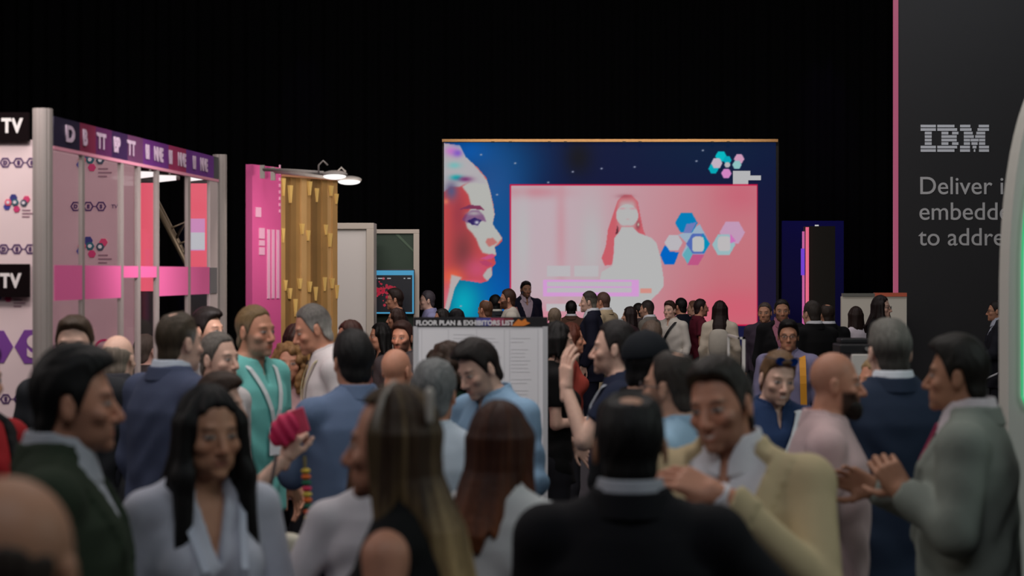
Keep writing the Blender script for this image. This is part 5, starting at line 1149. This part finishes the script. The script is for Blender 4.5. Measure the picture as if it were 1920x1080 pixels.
# --- far, left of the inset video
P('man in a dark suit and stubble standing tallest before the inset video, facing camera', 986, 527, 26, 20, skin='tan', hair=H_(rgb(26,20,20), t=.009, top=.006), beard=(rgb(50,36,32), .7), **suit(rgb(24,26,46), rgb(206,186,200)))
P('bearded man with glasses facing left in a light jacket before the screen', 952, 541, 20, -88, skin='red', hair=H_(rgb(62,40,30), t=.012), beard=(rgb(70,42,28), .9), jacket=dict(name='jacket', c=rgb(196,190,178), off=.022, hem=.8), top=shirt(rgb(160,110,110)), extras=[glasses((.01,.01,.01))])
P('balding man turned left, next to the bearded man with glasses', 910, 561, 19, -130, skin='red', hair=H_(rgb(96,66,48), t=.006, crown=.05), top=shirt(rgb(150,120,110)))
P('man with black hair behind the balding man before the screen', 928, 552, 21.5, -150, hair=H_(BLK, t=.012), **suit(rgb(40,44,48), rgb(190,190,180)))
P('person with brown hair bending low before the pink video window', 1040, 577, 18.5, 175, hair=H_(rgb(120,104,88), t=.012), top=shirt(rgb(130,116,100)))
P('man lit violet from above, between the monitor and the big screen', 801, 544, 20.5, -80, skin='fair', hair=H_(rgb(70,64,70), t=.010), top=shirt(rgb(150,150,190)))
P('person with dark hair and only the face showing above the board, facing left', 828, 578, 18, -70, sex='f', skin='red', hair=H_(DK, 'bob', L=.1), top=blouse(rgb(80,60,60)))
P('person with dark hair seen from behind just above the floor plan header', 856, 580, 15.5, 180, hair=H_(rgb(22,20,24), t=.016, top=.01), top=shirt(rgb(50,50,60)), build=1.05)
P('young man with glasses facing left before the monitor', 741, 541, 19.5, -92, skin='red', hair=H_(rgb(40,28,24), t=.013, top=.012), top=tee(rgb(14,14,18)), extras=[glasses((.01,.01,.01))])
P('woman with brown hair below the young man with glasses', 742, 577, 17.6, -84, sex='f', skin='red', hair=H_(rgb(60,40,34), 'bob', L=.13), top=blouse(rgb(190,184,180)))
P('bearded man with red-lit face at the left edge of the floor plan board', 754, 602, 12, -22, skin='red', hair=H_(rgb(52,34,30), t=.014, top=.012), beard=(rgb(58,38,32), .85), nose=1.2, top=shirt(rgb(70,64,66)))
P('woman with long black hair facing left, left of the bearded man', 712, 604, 13.2, -70, sex='f', skin='red', hair=H_(BLK, 'long', L=.22, w=.09), top=blouse(rgb(30,30,34)))
P('person with reddish brown hair behind the man in the white shirt', 655, 600, 11.2, -60, sex='f', skin='red', hair=H_(rgb(56,28,22), 'bob', L=.12, t=.014), top=blouse(rgb(110,70,66)))
P('woman in a dark top in the gap beside the white-shirted man', 556, 606, 11.5, 60, sex='f', skin='red', hair=H_(rgb(50,30,26), 'bob', L=.13), top=blouse(rgb(40,30,34)))
P('man with grey hair inside the stand behind the blue suit', 274, 625, 10.7, 150, skin='fair', hair=H_(rgb(90,80,72), t=.008), top=shirt(rgb(60,56,56)))
# ---------------------------------------------------------------- things carried
D = 5.72; o = np.array(at(546, 806, D))
ph = empty('pouch', tuple(o)); tag(ph, 'pink ruched pouch held up in the hand of the woman in blue', 'pouch')
F = Field(axis(-.09,.09,.005), axis(-.05,.05,.005), axis(-.10,.10,.005)); F.ell((-.02,0,-.01),(.046,.024,.062),.01); F.D = F.D + .003*np.sin(F.full()[2]*160 + F.full()[0]*90); V, Q = F.mesh()
c, s = math.cos(-.5), math.sin(-.5); V = np.stack([V[:,0]*c - V[:,2]*s, V[:,1], V[:,0]*s + V[:,2]*c], 1)
mesh_obj('body', V, Q, mat('pouch_pink', rgb(216,40,92), .6), ph)
wl = MB().obox((.030, .0, .030), (.022, 0, .008), (0, .006, 0), (-.012, 0, .040)).build('flap', mat('pouch_coral', rgb(232,80,110), .5), ph, bevel=.003); wl['label'] = 'coral flat flap'
o = np.array(at(571, 872, D)); st = empty('strap', tuple(o)); tag(st, 'colourful strap of coloured pompoms hanging from the raised hand', 'strap')
MB().tube([(0,0,.03),(.004,.002,-.05),(.010,0,-.14),(.016,0,-.23)], .006, 8).build('cord', mat('strap_cord', rgb(90,80,40), .7), st, True)
cs = [rgb(200,170,60), rgb(226,110,50), rgb(40,110,80), rgb(224,60,100), rgb(214,190,80), rgb(226,110,50), rgb(40,100,80), rgb(226,100,60), rgb(214,180,80), rgb(224,70,60), rgb(40,110,80), rgb(224,60,110)]
for k, c in enumerate(cs):
    F = Field(axis(-.03,.03,.004), axis(-.03,.03,.004), axis(-.025,.025,.004)); F.ell((0,0,0),(.017,.015,.0095),.004); V, Q = F.mesh()
    t = k/11; mesh_obj('pompom', V + np.array((.004 + .014*t, 0, -.02 - .215*t)), Q, mat('pompom_%d' % (k % 12), c, .85), st)
D = 5.5; o = np.array(at(540, 1040, D)); hb = empty('handbag', tuple(o)); tag(hb, 'cream handbag hanging below the raised pink pouch', 'bag')
F = Field(axis(-.12,.12,.007), axis(-.07,.07,.007), axis(-.13,.11,.007)); F.ell((0,0,0),(.085,.042,.095),.01); F.mask(lambda x, y, z: np.maximum(z - .07 + .8*x*x*8, -.10 - z), .02); V, Q = F.mesh()
mesh_obj('body', V, Q, mat('bag_cream', rgb(196,188,170), .55, bump=.1, bscale=150), hb)
MB().tube([(-.07,0,.05),(-.06,.01,.20),(-.04,.02,.32)], .006, 8).build('strap', mat('bag_strap_leather', rgb(60,40,40), .5), hb, True)
MB().bar((.02,-.042,.01),(.075,-.030,-.045),.010,.006).build('trim', mat('bag_trim', rgb(20,20,30), .4), hb)
D = 18.2; tb = MB().obox(at(1853, 708, D), (.10,0,.045), (.03,.09,.0), (-.003,0,.006)).build('tablet', mat('tablet_white', rgb(206,206,210), .35), None, bevel=.003); tag(tb, 'pale tablet held by the man in front of the dark panel', 'tablet')
